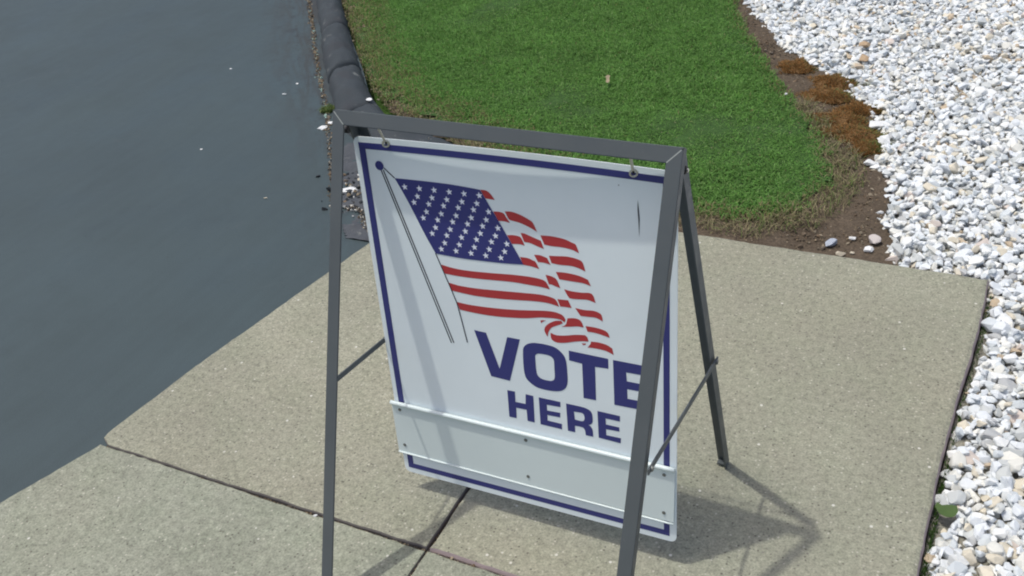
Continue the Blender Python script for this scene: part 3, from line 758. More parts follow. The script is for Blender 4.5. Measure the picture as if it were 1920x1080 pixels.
# ---------------------------------------------------------------- rust-coloured moss clumps along the gravel edge
def moss(xy, rx, ry, h, seed, label, green=.2, cols=None):
    h *= .62
    r = np.random.default_rng(seed)
    n = 2200
    root = empty('moss_clump', (xy[0], xy[1], -.018))
    # low mound
    V = []; F = []; K = 18; R_ = 6
    for i in range(R_ + 1):
        for k in range(K):
            a = 2 * math.pi * k / K; q = i / R_
            rr = q * (1 + .55 * wobble(math.cos(a), math.sin(a), 1.5, seed) + .25 * wobble(math.cos(a), math.sin(a), 4, seed))
            V.append((math.cos(a) * rr * rx, math.sin(a) * rr * ry, h * (1 - q ** 2) * .8 - .004 + .003 * wobble(math.cos(a) * q, math.sin(a) * q, 5, seed)))
    for i in range(R_):
        for k in range(K): F += [i * K + k, i * K + (k + 1) % K, (i + 1) * K + (k + 1) % K, (i + 1) * K + k]
    me = np_mesh('mound', V, F, [4] * (R_ * K), True, np.array([.15, .085, .035]))
    link('mound', me, M['debris'], root)
    a = r.uniform(0, 6.283, n); q = np.sqrt(r.random(n)) * r.choice([1.0, 1.0, 1.22], n)
    rr = q * (1 + np.array([.55 * wobble(math.cos(t), math.sin(t), 1.5, seed) + .25 * wobble(math.cos(t), math.sin(t), 4, seed) for t in a]))
    x, y = np.cos(a) * rr * rx, np.sin(a) * rr * ry
    z = h * np.clip(1 - q ** 2, 0, 1) * .8 - .004 + np.array([wobble(u * 3, v * 3, 9, seed) for u, v in zip(x, y)]) * .006
    L = r.uniform(.004, .010, n); w = r.uniform(.0014, .0028, n); az = r.uniform(0, 6.283, n)
    dx, dy = np.cos(a) * q * .6 + np.cos(az) * .6, np.sin(a) * q * .6 + np.sin(az) * .6
    B = np.empty((n, 3, 3))
    B[:, 0] = np.column_stack([x - np.sin(az) * w, y + np.cos(az) * w, z]); B[:, 1] = np.column_stack([x + np.sin(az) * w, y - np.cos(az) * w, z])
    B[:, 2] = np.column_stack([x + dx * L, y + dy * L, z + L * .9])
    c = np.where(r.random((n, 1)) < .62, np.array([[.33, .170, .058]]), np.array([[.25, .17, .070]])) * r.uniform(.6, 1.35, (n, 1))
    gsel = (x / rx + y / ry * .6 + r.normal(0, .4, n)) > 1.15 - green
    c[gsel] = np.array([.17, .20, .06]) * r.uniform(.7, 1.2, (gsel.sum(), 1))
    me = np_mesh('sprigs', B.reshape(-1, 3), np.arange(n * 3), np.full(n, 3), False, np.repeat(c, 3, 0))
    s = link('sprigs', me, M['grass'], root); s['kind'] = 'stuff'
    return tag(root, label, 'moss', 'rusty moss clumps between lawn and gravel')
moss((-.040, 2.405), .060, .060, .022, 1, 'small rusty brown moss clump, farthest up the gravel edge', .0)
moss((.124, 2.290), .085, .065, .034, 2, 'orange red moss clump with a green right side at the gravel edge', .5)
moss((.135, 2.165), .090, .060, .032, 3, 'rounded rust moss clump directly below the orange red one', .4)
moss((.262, 2.075), .070, .045, .026, 4, 'narrow rust moss clump above the large white stone', .3)
moss((.205, 1.985), .085, .060, .026, 5, 'flat brown moss clump left of the large white stone', .0)
moss((.262, 1.890), .100, .066, .032, 6, 'widest golden brown moss clump just below the large white stone', .5)
moss((.335, 1.800), .050, .050, .018, 7, 'low green brown moss clump nearest the bare soil', .9)

# ---------------------------------------------------------------- loose stones, one by one
def solid_tone(name, c, c2=None):
    n = N(name, rough=.7, spec=.35)
    n.color(n.mix(n.ramp(n.noise(38, 5, .65), [(0.35, 0.0), (0.65, 1.0)]), c, c2 or tuple(v * .75 for v in c)))
    n.bump(n.noise(120, 4), .5, .001)
    return n.m
TW = solid_tone('loose_white', (.78, .79, .79), (.66, .66, .64)); TB = solid_tone('loose_blue_grey', (.20, .24, .31), (.55, .58, .64))
TP = solid_tone('loose_pinkish', (.62, .56, .52), (.40, .36, .35)); TC = solid_tone('loose_cream', (.62, .56, .44), (.50, .44, .33))
TN = solid_tone('loose_tan', (.46, .33, .20), (.36, .26, .17))
def stone_at(xy, a, mat, label, z=-.018, k=0, flat=.75, rz=0, cat='stone', group=None):
    me = STONES[k].copy(); me.materials.clear(); me.materials.append(mat)
    o = bpy.data.objects.new('loose_stone', me); COL.objects.link(o)
    zmin = min(v.co.z for v in me.vertices) * a * flat
    o.location = (xy[0], xy[1], z - zmin - a * .12); o.scale = (a, a, a * flat); o.rotation_euler = (0, 0, rz)
    return tag(o, label, cat, group)
S = SOILST
G1 = 'loose stones on the bare soil'; G2 = 'loose white stones on the asphalt'
stone_at(S[0], .025, TB, 'blue grey streaked stone alone on the bare soil', -.022, 1, .9, .8, group=G1)
stone_at(S[1], .012, TW, 'small clean white stone on the soil right of the blue grey stone', -.022, 2, .9, .2, group=G1)
stone_at(S[2], .022, TP, 'pinkish upright stone where the soil meets the gravel', -.022, 3, 1.1, 1.3, group=G1)
stone_at(S[3], .015, TC, 'cream stone lying against the back edge of the slab', -.020, 4, .7, 2.8, group=G1)
stone_at(S[4], .008, TC, 'tiny cream pebble between cream stone and white gravel', -.020, 5, .8, .4, group=G1)
stone_at(S[5], .017, TW, 'flat white stone below the pinkish upright stone', -.022, 6, .7, 1.0, group=G1)
stone_at((.362, 1.690), .025, TW, 'flat white stone with sharp corner out on the soil, left of the gravel', -.020, 7, .7, .5, group=G1)
stone_at((.010, 2.455), .016, TW, 'white stone beside the farthest moss clump', -.020, 8, .8, .1, group=G1)
stone_at((.338, 1.955), .050, TW, 'largest white stone, among the moss clumps', -.020, 9, .62, 2.9, group=G1)
stone_at(S[8], .022, TW, 'long white chip on the driveway next to the grass tuft', -.010, 10, .55, .9, group=G2)
stone_at(S[9], .015, TW, 'small white chip in the crack below the grass tuft', -.008, 11, .8, .3, group=G2)
stone_at(S[10], .008, TW, 'tiny pale chip farthest from the kerb on open asphalt', -.010, 12, .5, 0, group=G2)
stone_at(S[11], .011, TW, 'pale flat chip on the asphalt, near the dark seam stain', -.010, 13, .5, .2, group=G2)
stone_at(S[12], .008, TW, 'small pale chip on the dark scuff by the kerb crack', -.010, 14, .6, 0, group=G2)
stone_at(S[13], .006, TW, 'tiny bright chip on the asphalt left of the sign frame', -.010, 15, .7, 0, group=G2)
stone_at(S[14], .007, TC, 'tan speck of stone on the asphalt close to the left leg', -.010, 16, .7, 0, group=G2)
stone_at((-1.235, 1.070), .034, TW, 'broad white stone in rubble left of the board', -.008, 17, .5, .5, group=G2)
stone_at((-1.165, 1.105), .022, TW, 'narrow white splinter above the broad rubble stone', -.006, 18, .45, .3, group=G2)
stone_at((-1.225, 1.150), .022, TC, 'cream splinter at the top of the rubble', -.006, 2, .45, .4, group=G2)
stone_at(S[18], .016, TW, 'flat white chip lying on the black kerb above the sign corner', .040, 19, .4, .1, group=G2)
stone_at(S[19], .006, TW, 'tiny white crumb at the left end of the paving joint', -.006, 3, .8, 0, group=G2)
stone_at(S[20], .006, TW, 'tiny white crumb in the paving joint next to the front left leg', -.006, 4, .8, 0, group=G2)

stone_at((.172, 2.630), .030, TN, 'tan stone in the white gravel, upper of two in a column', -.012, 6, .6, 1.2, group='tan stones in the white gravel')
stone_at((.192, 2.500), .034, TN, 'tan elongated stone in the white gravel, lower of two in a column', -.012, 8, .6, 1.8, group='tan stones in the white gravel')
stone_at((.512, 2.880), .028, TN, 'tan stone near the top right of the white gravel', -.010, 11, .6, .4, group='tan stones in the white gravel')
# debris: grit in the driveway crack, crumbs on soil, rubble by the kerb end
def debris(name, line, n, width, sizes, z, palette, seed, kind='stuff'):
    r = np.random.default_rng(seed)
    Lr = np.array(resample(line, 200))
    i = r.integers(0, 199, n)
    P = Lr[i] + r.normal(0, width, (n, 2))
    a = r.uniform(sizes[0], sizes[1], n) * np.where(r.random(n) < .1, 1.7, 1)
    arr = np.column_stack([P, np.full(n, z) + a * .2, a, r.normal(0, .5, n), r.normal(0, .5, n), r.uniform(0, 6.28, n)])
    pal = np.array(palette); c = pal[r.integers(0, len(pal), n)] * r.uniform(.6, 1.2, (n, 1))
    me = chips_mesh(name, arr, CHIPS, c)
    return tag(link(name, me, M['debris']), kind=kind)
brown = [(.16, .115, .075), (.22, .17, .11), (.10, .08, .055), (.30, .25, .18), (.12, .10, .08)]
mixed = brown + [(.60, .58, .52), (.45, .42, .35)]
debris('crack_grit', CRACK[:7], 620, .0065, (.0025, .0065), -.010, brown * 2 + [(.30, .43, .38), (.28, .24, .18)], 5)
debris('crack_grit', CRACK[6:10], 300, .005, (.002, .005), -.010, brown + [(.4, .38, .33), (.03, .03, .03), (.03, .03, .03)], 6)
debris('rubble', [(-1.27, 1.17), (-1.20, 1.06), (-1.13, 1.0)], 130, .045, (.003, .012), -.008, brown + [(.7, .7, .67), (.40, .40, .38)] + [(.04, .045, .05)] * 8, 7)
debris('rubble', [(-1.17, .98), (-1.10, .95), (-1.03, .88), (-.97, .85)], 190, .009, (.002, .005), -.004, mixed + [(.05, .05, .05)] * 4, 8)
debris('soil_crumbs', [(-.1, 1.16), (.2, 1.17), (.42, 1.25), (.40, 1.5), (.30, 1.75), (.15, 2.0), (-.05, 2.35), (-.3, 2.75), (-.5, 3.2)], 1500, .035, (.002, .006), -.024, brown + [(.13, .10, .07)] * 3, 9)
debris('soil_crumbs', [(-2.5, 2.95), (-2.05, 2.4), (-1.6, 1.86), (-1.35, 1.68), (-1.1, 1.58), (-.9, 1.48)], 900, .03, (.002, .007), -.018, brown + [(.30, .26, .18)] * 2, 10)
debris('grit_on_kerb', [(-1.50, 1.50), (-1.30, 1.47), (-1.12, 1.43)], 120, .02, (.002, .006), .012, mixed, 12)
debris('crack_grit', [(-1.11, SEAM_Y), (-.7, SEAM_Y), (-.18, SEAM_Y), (.3, SEAM_Y - .005), (.72, SEAM_Y - .005)], 700, .0016, (.0012, .0028), -.012, brown, 13)
debris('crack_grit', [(XS, -.9), (XS, -.2), (XS, .6)], 400, .0014, (.0012, .0028), -.012, brown, 14)

# grass tuft in the crack, bits of moss along the slab side, broad green leaf
def tuft(name, xy, n, rad, h, w, cols, z, label, cat, seed, lean=.5):
    r = np.random.default_rng(seed)
    V = []; F = []; T = []; C = []
    for i in range(n):
        a = r.uniform(0, 6.283); q = math.sqrt(r.random()) * rad
        bx, by = math.cos(a) * q, math.sin(a) * q; az = r.uniform(0, 6.283); L = r.uniform(*h); ww = r.uniform(*w); ln = abs(r.normal(lean, .25))
        dx, dy = math.cos(az), math.sin(az); b = len(V)
        V += [(bx - dy * ww, by + dx * ww, 0), (bx + dy * ww, by - dx * ww, 0), (bx + dx * L * .4 * math.sin(ln) + dy * ww, by + dy * L * .4 * math.sin(ln) - dx * ww, L * .55), (bx + dx * L * .4 * math.sin(ln) - dy * ww, by + dy * L * .4 * math.sin(ln) + dx * ww, L * .55),
              (bx + dx * L * math.sin(ln * 1.5), by + dy * L * math.sin(ln * 1.5), L * max(.3, math.cos(ln * 1.5)))]
        F += [b, b + 1, b + 2, b + 3, b + 3, b + 2, b + 4]; T += [4, 3]
        c = np.array(cols[r.integers(0, len(cols))]) * r.uniform(.7, 1.25); C += [c] * 5
    me = np_mesh(name, V, F, T, False, np.array(C))
    o = link(name, me, M['grass']); o.location = (xy[0], xy[1], z)
    return tag(o, label, cat)
GREENS = [(.12, .19, .05), (.20, .24, .08), (.09, .15, .04)]
tuft('grass_tuft', TUFT[0], 240, .030, (.012, .030), (.0012, .0022), GREENS, -.012, 'small yellow green grass tuft growing in the crack beside the kerb', 'grass tuft', 3)

def leaf_obj(name, xy, z, pts, mat, label, cat, tiltx=.15, rz=0):
    bm = bmesh.new()
    top = [bm.verts.new((x, y, .35 * (x * x + y * y) / .03 * .1)) for x, y in pts]
    c = bm.verts.new((0, 0, -.001))
    for i in range(len(top)): bm.faces.new((c, top[i], top[(i + 1) % len(top)]))
    g_ = bmesh.ops.extrude_face_region(bm, geom=bm.faces[:])
    for v in [q for q in g_['geom'] if isinstance(q, bmesh.types.BMVert)]: v.co.z -= .0006
    o = link(name, bm_mesh(name, bm), mat); o.location = (xy[0], xy[1], z); o.rotation_euler = (tiltx, .1, rz)
    return tag(o, label, cat)
LG = plain('leaf_green', (.065, .110, .024), rough=.5, var=.25, nscale=60)
LB = plain('leaf_brown', (.30, .24, .15), rough=.7, var=.3, nscale=60)
leafpts = [(-.022, .010), (-.014, .020), (-.006, .012), (.004, .013), (.014, .012), (.022, .008), (.020, -.004), (.012, -.013), (.002, -.018), (-.010, -.016), (-.019, -.008)]
leaf_obj('green_leaf', (.757, .252), .002, leafpts, LG, 'broad green leaf poking up between slab edge and white gravel', 'leaf', .10, .5)
leaf_obj('brown_leaf', LEAFB[0], .022, [(-.008, -.014), (0, -.020), (.008, -.010), (.006, .004), (.010, .016), (0, .020), (-.009, .012), (-.005, 0)], LB, 'curled pale brown dead leaf lying on the lawn', 'leaf', .5, .4)
# fallen tan leaves on the gravel
tl = [(-.028, .0), (-.018, .012), (0, .018), (.016, .012), (.030, .002), (.018, -.010), (.002, -.014), (-.016, -.010)]

# side-of-slab greenery: short moss strips
mr = np.random.default_rng(77)
V = []; C = []
for i in range(1000):
    y = mr.choice([mr.uniform(.05, .42), mr.uniform(.40, 1.05)], p=[.65, .35]); x = np.interp(y, [.0, .318, .611, .777, .933, 1.1], [.736, .739, .749, .760, .765, .768]) + mr.normal(0, .003)
    L = mr.uniform(.004, .012); a = mr.uniform(0, 6.28); w = mr.uniform(.001, .0022); z = mr.uniform(-.034, -.022)
    V += [(x - math.sin(a) * w, y + math.cos(a) * w, z), (x + math.sin(a) * w, y - math.cos(a) * w, z), (x + math.cos(a) * L * .5, y + math.sin(a) * L * .5, z + L)]
    C += [np.array([.05, .10, .022]) * mr.uniform(.6, 1.5)] * 3
tag(link('edge_moss', np_mesh('edge_moss', np.array(V), np.arange(len(V)), np.full(len(V) // 3, 3), False, np.array(C)), M['grass']), kind='stuff')

# small white flower heads in the lawn
def flower(xy, label, s=1.0):
    root = empty('lawn_flower', (xy[0], xy[1], -.01))
    bm = bmesh.new(); bmesh.ops.create_cone(bm, cap_ends=True, segments=6, radius1=.0012, radius2=.0008, depth=.045, matrix=Matrix.Translation((0, 0, .0225)))
    link('stem', bm_mesh('stem', bm), LG, root)
    bm = bmesh.new(); bmesh.ops.create_icosphere(bm, subdivisions=2, radius=.005 * s, matrix=Matrix.Translation((0, 0, .047)) @ Matrix.Diagonal((1, 1, .7, 1)))
    for v in bm.verts: v.co += Vector((0, 0, 0)) + (v.co - Vector((0, 0, .047))) * random.uniform(-.25, .3)
    link('flower_head', bm_mesh('flower_head', bm), TW, root)
    return tag(root, label, 'flower')
flower(FLOWER[0], 'tiny white clover head on a thin stem near the right lawn edge', 1.0)

# ---------------------------------------------------------------- sign frame
L2, H0 = .30605, .8624
FA, RB, WS = .3941, .2285, -.0105
root = empty('sandwich_stand', (0, 0, 0))
tag(root, 'grey metal A-frame stand straddling the paving joint, holding the white board', 'sign stand')
T_ = .0250; D_ = .018; TL_ = .0252
def frame_basis(lean_y, splay):
    # local: X right, S down the slope, Nn outward normal
    s = Vector((0, lean_y, -H0)).normalized()
    nn = Vector((0, s.z, -s.y)) if lean_y < 0 else Vector((0, -s.z, s.y))
    return s, nn.normalized()
def lbar(name, quad, out, org, s, nn, depth, mat, parent, t=.0032, bev=.0009):
    # rolled angle: a flat face flange (quad, in x / slope coordinates) plus a flange going back from its outer edge
    # quad = outer0, outer1, inner1, inner0 ; the back flange follows outer0 -> outer1
    def P3(q, k): return org + Vector((q[0], 0, 0)) + s * q[1] - nn * k
    bm = bmesh.new()
    def box(qa, d0, d1):
        a = [bm.verts.new(P3(q, d0)) for q in qa]; c = [bm.verts.new(P3(q, d1)) for q in qa]
        bm.faces.new(a); bm.faces.new(c[::-1])
        for i in range(4): bm.faces.new((a[i], c[i], c[(i + 1) % 4], a[(i + 1) % 4]))
    o0, o1, i1, i0 = [Vector(q) for q in quad]
    w0 = (i0 - o0).normalized() * t * 1.2; w1 = (i1 - o1).normalized() * t * 1.2
    # one closed L-shaped body: profile at each end
    rings = []
    for o_, i_, w_ in ((o0, i0, w0), (o1, i1, w1)):
        prof = [(o_, 0), (i_, 0), (i_, t), (o_ + w_, t), (o_ + w_, depth), (o_, depth)]
        rings.append([bm.verts.new(P3(q, k)) for q, k in prof])
    n = 6
    for i in range(n): bm.faces.new((rings[0][i], rings[0][(i + 1) % n], rings[1][(i + 1) % n], rings[1][i]))
    bm.faces.new(rings[0][::-1]); bm.faces.new(rings[1])
    bmesh.ops.recalc_face_normals(bm, faces=bm.faces)
    es = [e for e in bm.edges if e.calc_length() > .1]
    bmesh.ops.bevel(bm, geom=es, offset=bev, segments=2, affect='EDGES', clamp_overlap=True)
    return link(name, bm_mesh(name, bm), mat, parent)
sF, nF = frame_basis(-FA + .015, 0)
LEN = math.hypot(H0, FA - .015)
orgF = Vector((0, -.015, H0)) + nF * .002 - sF * (T_ * .5)
h = T_ / 2; gp = .0005
LENF = (LEN + T_ * .5)
HL = TL_ / 2
lbar('top_bar', [(-L2 - HL + gp * 2, 0), (L2 + HL - gp * 2, 0), (L2 - HL - gp, T_), (-L2 + HL + gp, T_)], 1, orgF, sF, nF, D_, M['frame'], root, .0032, .0022)
for sg in (-1, 1):
    e = L2 + WS
    lbar('leg', [(sg * (L2 + HL), gp * 2), (sg * (e + HL), LENF - .004), (sg * (e - HL), LENF - .004), (sg * (L2 - HL), T_ + gp * 2)], 1, orgF, sF, nF, D_, M['frame'], root)
    # bright worn seam of the mitre
    a = orgF + Vector((sg * (L2 + h - .003), 0, 0)) + sF * .003; b = orgF + Vector((sg * (L2 - h + .001), 0, 0)) + sF * (T_ - .001)
    bm = bmesh.new(); d = (b - a).normalized(); w = d.cross(nF).normalized() * .0009
    vs = [bm.verts.new(p + nF * .0001) for p in (a - w, a + w, b + w, b - w)]
    ws = [bm.verts.new(v.co - nF * .004) for v in vs]
    bm.faces.new(vs)
    for i in range(4): bm.faces.new((vs[i], ws[i], ws[(i + 1) % 4], vs[(i + 1) % 4]))
    link('weld_seam', bm_mesh('weld_seam', bm), M['frame_edge'], root)
# rear frame: angle-iron legs and a rear bar tucked behind the top bar
sR = Vector((0, RB - .035, -H0)).normalized(); nR = Vector((0, -sR.z, sR.y)).normalized()     # outward (away from the board)
orgR = Vector((0, .012, H0))
sR = Vector((0, RB - .012, -H0)).normalized(); nR = Vector((0, -sR.z, sR.y)).normalized()
LENR = H0 / -sR.z
def r_out(s_): return .3085 + .0145 * (s_ / LENR)
def angle_leg(sg):
    bm = bmesh.new()
    t = .0032; w = .0235
    rings = []
    for s_ in (.020, LENR - .003):
        o_ = sg * r_out(s_)
        prof = [(o_, -w * .5), (o_, w * .5), (o_ - sg * w, w * .5), (o_ - sg * w, w * .5 - t), (o_ - sg * t, w * .5 - t), (o_ - sg * t, -w * .5)]
        rings.append([bm.verts.new(orgR + Vector((x, 0, 0)) + nR * k + sR * s_) for x, k in prof])
    n = len(prof)
    for i in range(n): bm.faces.new((rings[0][i], rings[0][(i + 1) % n], rings[1][(i + 1) % n], rings[1][i]))
    bm.faces.new(rings[0]); bm.faces.new(rings[1][::-1])
    link('leg', bm_mesh('leg', bm), M['frame'], root)
    e = r_out(LENR) - w * .5
    # folded foot tab
    bm = bmesh.new()
    c = orgR + sR * (LENR - .008) + Vector((sg * e, 0, 0))
    bmesh.ops.create_cube(bm, size=1, matrix=Matrix.Translation(c + nR * .002) @ Matrix.Diagonal((w * .82, w * .7, .003, 1)))
    link('foot_tab', bm_mesh('foot_tab', bm), M['frame'], root)
for sg in (-1, 1): angle_leg(sg)
bm = bmesh.new()
bmesh.ops.create_cube(bm, size=1, matrix=Matrix.Translation(Vector((0, .030, H0 - .022))) @ Matrix.Diagonal((2 * L2 - .05, .004, .014, 1)))
link('rear_bar', bm_mesh('rear_bar', bm), M['frame'], root)

def cyl(name, a, b, r, mat, parent, seg=14, bev=0):
    a, b = Vector(a), Vector(b)
    bm = bmesh.new()
    d = b - a
    m = Matrix.Translation((a + b) / 2) @ d.to_track_quat('Z', 'Y').to_matrix().to_4x4()
    bmesh.ops.create_cone(bm, cap_ends=True, segments=seg, radius1=r, radius2=r, depth=d.length, matrix=m)
    if bev: bmesh.ops.bevel(bm, geom=[e for e in bm.edges if len(e.link_faces) == 2 and any(len(f.verts) > 4 for f in e.link_faces)], offset=bev, segments=2, affect='EDGES')
    me = bm_mesh(name, bm)
    return link(name, me, mat, parent)
def front_pt(z, sg, out=0): k = z / H0; return Vector((sg * ((L2 + WS) * (1 - k) + L2 * k + out), -FA * (1 - k) - .015 * k, z))
def rear_pt(z, sg, out=0): k = z / H0; return Vector((sg * (L2 + .004 + out), RB * (1 - k) + .012 * k, z))
for sg in (-1, 1):
    a = front_pt(BZ_F, sg, .0155); b = rear_pt(BZ_R, sg, .0155)
    b.x = a.x = L2 + .0165 if sg > 0 else -(L2 + .0030)
    d = (b - a).normalized(); a -= d * (.012 if sg > 0 else -.020); b += d * .012
    up = Vector((0, -d.z, d.y)); xx = Vector((1, 0, 0))
    bm = bmesh.new()
    vs = []
    for p in (a, b):
        for i, j in ((-1, -1), (1, -1), (1, 1), (-1, 1)): vs.append(bm.verts.new(p + xx * i * .0015 + up * j * .0058))
    for f in ((0, 1, 2, 3), (7, 6, 5, 4), (0, 4, 5, 1), (1, 5, 6, 2), (2, 6, 7, 3), (3, 7, 4, 0)): bm.faces.new([vs[k] for k in f])
    bmesh.ops.recalc_face_normals(bm, faces=bm.faces)
    bmesh.ops.bevel(bm, geom=list(bm.edges), offset=.0006, segments=1, affect='EDGES')
    br = link('brace', bm_mesh('brace', bm), M['frame'], root)
    for q in (a + d * (.012 if sg > 0 else 0), b - d * .012):
        if sg < 0: continue
        cyl('rivet', q + xx * sg * -.002, q + xx * sg * .0045, .0052, M['rivet'], br, 12, .001)
    # pivot bolt joining the two frames
    c = Vector((sg * (L2 + .001), .006, H0 - .034))
    cyl('bolt', c, c + xx * sg * .010, .0075, M['bolt'], root, 6, .0012)
    cyl('bolt_shank', c + xx * sg * .008, c + xx * sg * .0125, .0032, M['zinc'], root, 10)
# ---------------------------------------------------------------- board
C0, C1, C2, C3 = [Vector(c) for c in CORN]
def PF(s, t, off=0.0):
    q = (C0 * (1 - s) + C1 * s) * (1 - t) + (C2 * (1 - s) + C3 * s) * t
    q = q + Vector((0, BOW * 4 * s * (1 - s) * (1 - t) ** 2, 0))
    if off:
        e = 1e-3
        a = (C1 - C0) * (1 - t) + (C3 - C2) * t; b = (C2 - C0) * (1 - s) + (C3 - C1) * s
        a = a + Vector((0, BOW * 4 * (1 - 2 * s) * (1 - t) ** 2, 0)); b = b + Vector((0, -2 * BOW * 4 * s * (1 - s) * (1 - t), 0))
        n_ = b.cross(a).normalized()
        if n_.y > 0: n_ = -n_
        q = q + n_ * off
    return q
sign = empty('sign_board', PF(.5, 1.0)); sign_loc = Vector(sign.location)
tag(sign, 'white metal board with flag print reading VOTE HERE, hanging in the grey frame', 'sign')

def catmull(pts, sharp=42, k=4):
    n = len(pts); P = [Vector(p) for p in pts]; W_, H_ = .61, .76
    def cs(i):
        a = P[i] - P[i - 1]; b = P[(i + 1) % n] - P[i]
        a = Vector((a.x * W_, a.y * H_)); b = Vector((b.x * W_, b.y * H_))
        if a.length < 1e-9 or b.length < 1e-9: return True
        return math.degrees(a.angle(b)) > sharp
    S_ = [cs(i) for i in range(n)]
    out = []
    for i in range(n):
        p1, p2 = P[i], P[(i + 1) % n]
        p0 = P[i - 1] if not S_[i] else p1 - (p2 - p1)
        p3 = P[(i + 2) % n] if not S_[(i + 1) % n] else p2 + (p2 - p1)
        for j in range(k):
            u = j / k
            out.append(.5 * ((2 * p1) + (-p0 + p2) * u + (2 * p0 - 5 * p1 + 4 * p2 - p3) * u * u + (-p0 + 3 * p1 - 3 * p2 + p3) * u ** 3))
    return [(v.x, v.y) for v in out]

def print_mesh(name, loops, mat, off, smooth_curve=True, thick=0.0, sharp=42, parent=None):
    bm = bmesh.new()
    for lp in loops:
        if smooth_curve: lp = catmull(lp, sharp)
        vs = [bm.verts.new((x, y, 0)) for x, y in lp]
        for i in range(len(vs)): bm.edges.new((vs[i], vs[(i + 1) % len(vs)]))
    bmesh.ops.triangle_fill(bm, edges=bm.edges[:], use_beauty=True)
    for ax, st in ((0, .1), (1, .1)):
        k = 0.0
        while k < 1.0:
            no = (1, 0, 0) if ax == 0 else (0, 1, 0); co = (k, 0, 0) if ax == 0 else (0, k, 0)
            bmesh.ops.bisect_plane(bm, geom=bm.verts[:] + bm.edges[:] + bm.faces[:], plane_co=co, plane_no=no)
            k += st
    if thick:
        ret = bmesh.ops.extrude_face_region(bm, geom=bm.faces[:])
        for v in [q for q in ret['geom'] if isinstance(q, bmesh.types.BMVert)]: v.co.z = 1.0
    for v in bm.verts:
        v.co = PF(v.co.x, v.co.y, off - thick * v.co.z) - sign_loc
    bmesh.ops.recalc_face_normals(bm, faces=bm.faces)
    if not thick and bm.faces:
        bm.faces.ensure_lookup_table()
        if sum(f.normal.y * f.calc_area() for f in bm.faces) > 0: bmesh.ops.reverse_faces(bm, faces=bm.faces[:])
    me = bpy.data.meshes.new(name); bm.to_mesh(me); bm.free()
    return link(name, me, mat, parent or sign)

def rrect(s0, s1, t0, t1, r, k=6):
    rs, rt = r / .61, r / .757
    out = []
    for cx, cy, a0 in ((s1 - rs, t0 + rt, -90), (s1 - rs, t1 - rt, 0), (s0 + rs, t1 - rt, 90), (s0 + rs, t0 + rt, 180)):
        for i in range(k + 1):
            a = math.radians(a0 + 90 * i / k); out.append((cx + math.cos(a) * rs, cy + math.sin(a) * rt))
    return out
print_mesh('panel', [rrect(0, 1, 0, 1, .013)], M['board'], 0.0, False, .0022)
so, si, to, ti, bo, bi, ro, ri = .0165, .0390, .0138, .0295, .9825, .9660, .9785, .9600
print_mesh('border_stripe', [[(so, to), (ro, to), (ro, bo), (so, bo)], [(si, ti), (ri, ti), (ri, bi), (si, bi)]], M['blue'], .0005, False)
for k, lp in LETTERS.items():
    round_ = k in ('letter_o', 'letter_r')
    print_mesh(k.split('.')[0], lp, M['blue'], .0005, round_, sharp=40)
print_mesh('canton', [CANTON], M['blue'], .0008, True, sharp=30)
for lp in RED: print_mesh('flag_stripe', [lp], M['red'], .0005, True, sharp=48)
ar = .61 / .76
for s_, t_ in STARS:
    R0 = .0112; pts = []
    for i in range(10):
        a = math.radians(-90 - 8 + i * 36); rr = R0 * (1.0 if i % 2 == 0 else .42)
        pts.append((s_ + math.cos(a) * rr, t_ + math.sin(a) * rr * ar))
    print_mesh('star', [pts], M['star'], .0011, False)
rb = BALL[1][0] - BALL[0][0] - .0015
print_mesh('pole_ball', [[(BALL[0][0] + math.cos(math.radians(a)) * rb, BALL[0][1] + math.sin(math.radians(a)) * rb * ar) for a in range(0, 360, 15)]], M['blue'], .0009, False)
def strip(name, pts, w, off=.0006):
    l = []; r = []
    for i, p in enumerate(pts):
        a = Vector(pts[max(0, i - 1)]); b = Vector(pts[min(len(pts) - 1, i + 1)])
        d = Vector(((b.x - a.x) * .61, (b.y - a.y) * .76)).normalized()
        l.append((p[0] - d.y * w / .61, p[1] + d.x * w / .76)); r.append((p[0] + d.y * w / .61, p[1] - d.x * w / .76))
    print_mesh(name, [l + r[::-1]], M['blue_line'], off, False)
strip('flagpole_line', POLE_LINES[0:2], .0012); strip('flagpole_line', POLE_LINES[2:4], .0012)
strip('halyard_line', HALYARD, .0011); strip('hem_line', HEM, .0011, .0009)
print_mesh('scratch_mark', [SCRATCH], M['blue_line'], .0006, False)

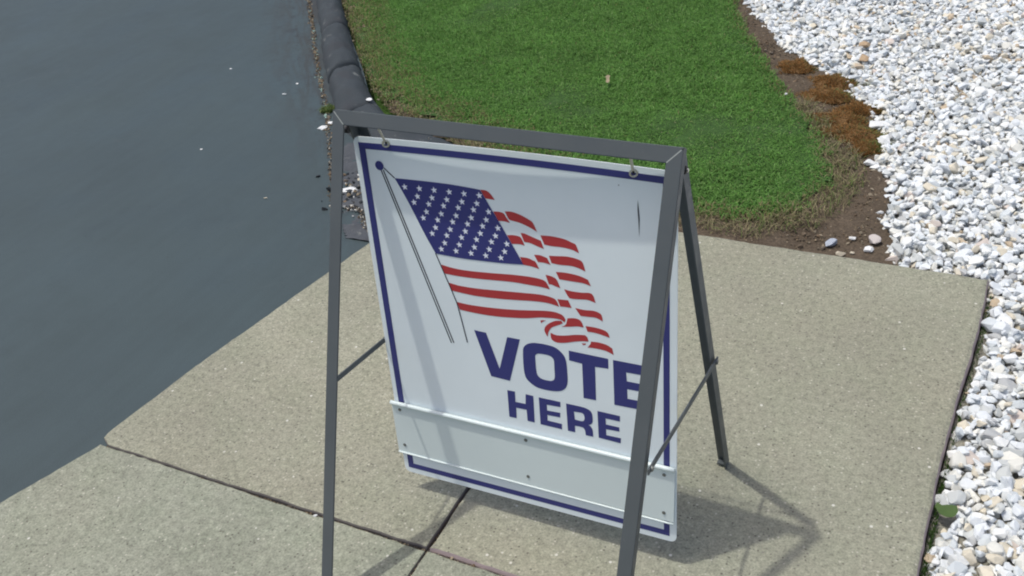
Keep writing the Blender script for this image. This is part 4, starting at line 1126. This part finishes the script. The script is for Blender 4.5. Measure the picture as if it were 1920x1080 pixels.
# aluminium strip across the bottom with rolled lips and rivets
a0, a1, b0, b1 = -.0100, .9965, .7655, .9305
print_mesh('apron_plate', [[(a0, b0), (a1, b0), (a1 - .003, b1), (a0, b1 - .004)]], M['apron'], .0040, False, .0034)
def lip(name, t, r, off, s0, s1, dt=0):
    K = 10; n = 40; V = []; F = []
    for i in range(n):
        s_ = s0 + (s1 - s0) * i / (n - 1)
        c = PF(s_, t + dt * i / (n - 1), off); up = (PF(s_, t - .01) - PF(s_, t + .01)).normalized(); fw = (PF(s_, t, .01) - PF(s_, t)).normalized()
        for k in range(K):
            a = 2 * math.pi * k / K
            V.append(c + up * math.sin(a) * r + fw * math.cos(a) * r - sign_loc)
    for i in range(n - 1):
        for k in range(K): F += [i * K + k, i * K + (k + 1) % K, (i + 1) * K + (k + 1) % K, (i + 1) * K + k]
    T = [4] * ((n - 1) * K)
    F += list(range(K)); T.append(K); F += list(range((n - 1) * K, n * K))[::-1]; T.append(K)
    me = np_mesh(name, [tuple(v) for v in V], F, T, True)
    bm = bmesh.new(); bm.from_mesh(me); bmesh.ops.recalc_face_normals(bm, faces=bm.faces); bm.to_mesh(me); bm.free()
    return link(name, me, M['apron'], sign)
lip('rolled_lip', .7600, .0046, .0062, a0, a1, .003)
lip('bottom_lip', .9285, .0020, .0048, a0, a1 - .003, .007)
for s_, t_ in RIVETS:
    p = PF(s_, t_) - sign_loc; q = PF(s_, t_, .0058) - sign_loc
    cyl('rivet', p, q, .0036, M['rivet'], sign, 12, .0008)
# hanging hooks: ring through the board plus a short link up to the bar
for s_, t_ in HOOKS:
    c = PF(s_, t_)
    bm = bmesh.new()
    R1, r1 = .0058, .0018; n1, n2 = 20, 8
    vs = []
    for i in range(n1):
        a = 2 * math.pi * i / n1
        for k in range(n2):
            b = 2 * math.pi * k / n2
            rr = R1 + r1 * math.cos(b)
            # ring stands across the board, slightly turned
            loc = Vector((math.cos(a) * rr, r1 * math.sin(b) - .003, math.sin(a) * rr))
            loc = Matrix.Rotation(.35, 3, 'Z') @ loc
            vs.append(bm.verts.new(c + loc - sign_loc))
    for i in range(n1):
        for k in range(n2):
            bm.faces.new((vs[i * n2 + k], vs[i * n2 + (k + 1) % n2], vs[((i + 1) % n1) * n2 + (k + 1) % n2], vs[((i + 1) % n1) * n2 + k]))
    hk = link('hook', bm_mesh('hook', bm, True), M['zinc'], sign)
    top = Vector((c.x + .002, -.004, H0 - T_ * .5 + .002)) - sign_loc
    bt = c + Vector((.0, -.003, .0060)) - sign_loc
    cyl('hook_shank', bt, top, .0022, M['zinc'], sign, 10)
    cyl('hook_hole', PF(s_, t_, .0004) - sign_loc, PF(s_, t_, .0009) - sign_loc, .0026, M['bolt'], sign, 14)
SC.render.resolution_x = 1024; SC.render.resolution_y = 576
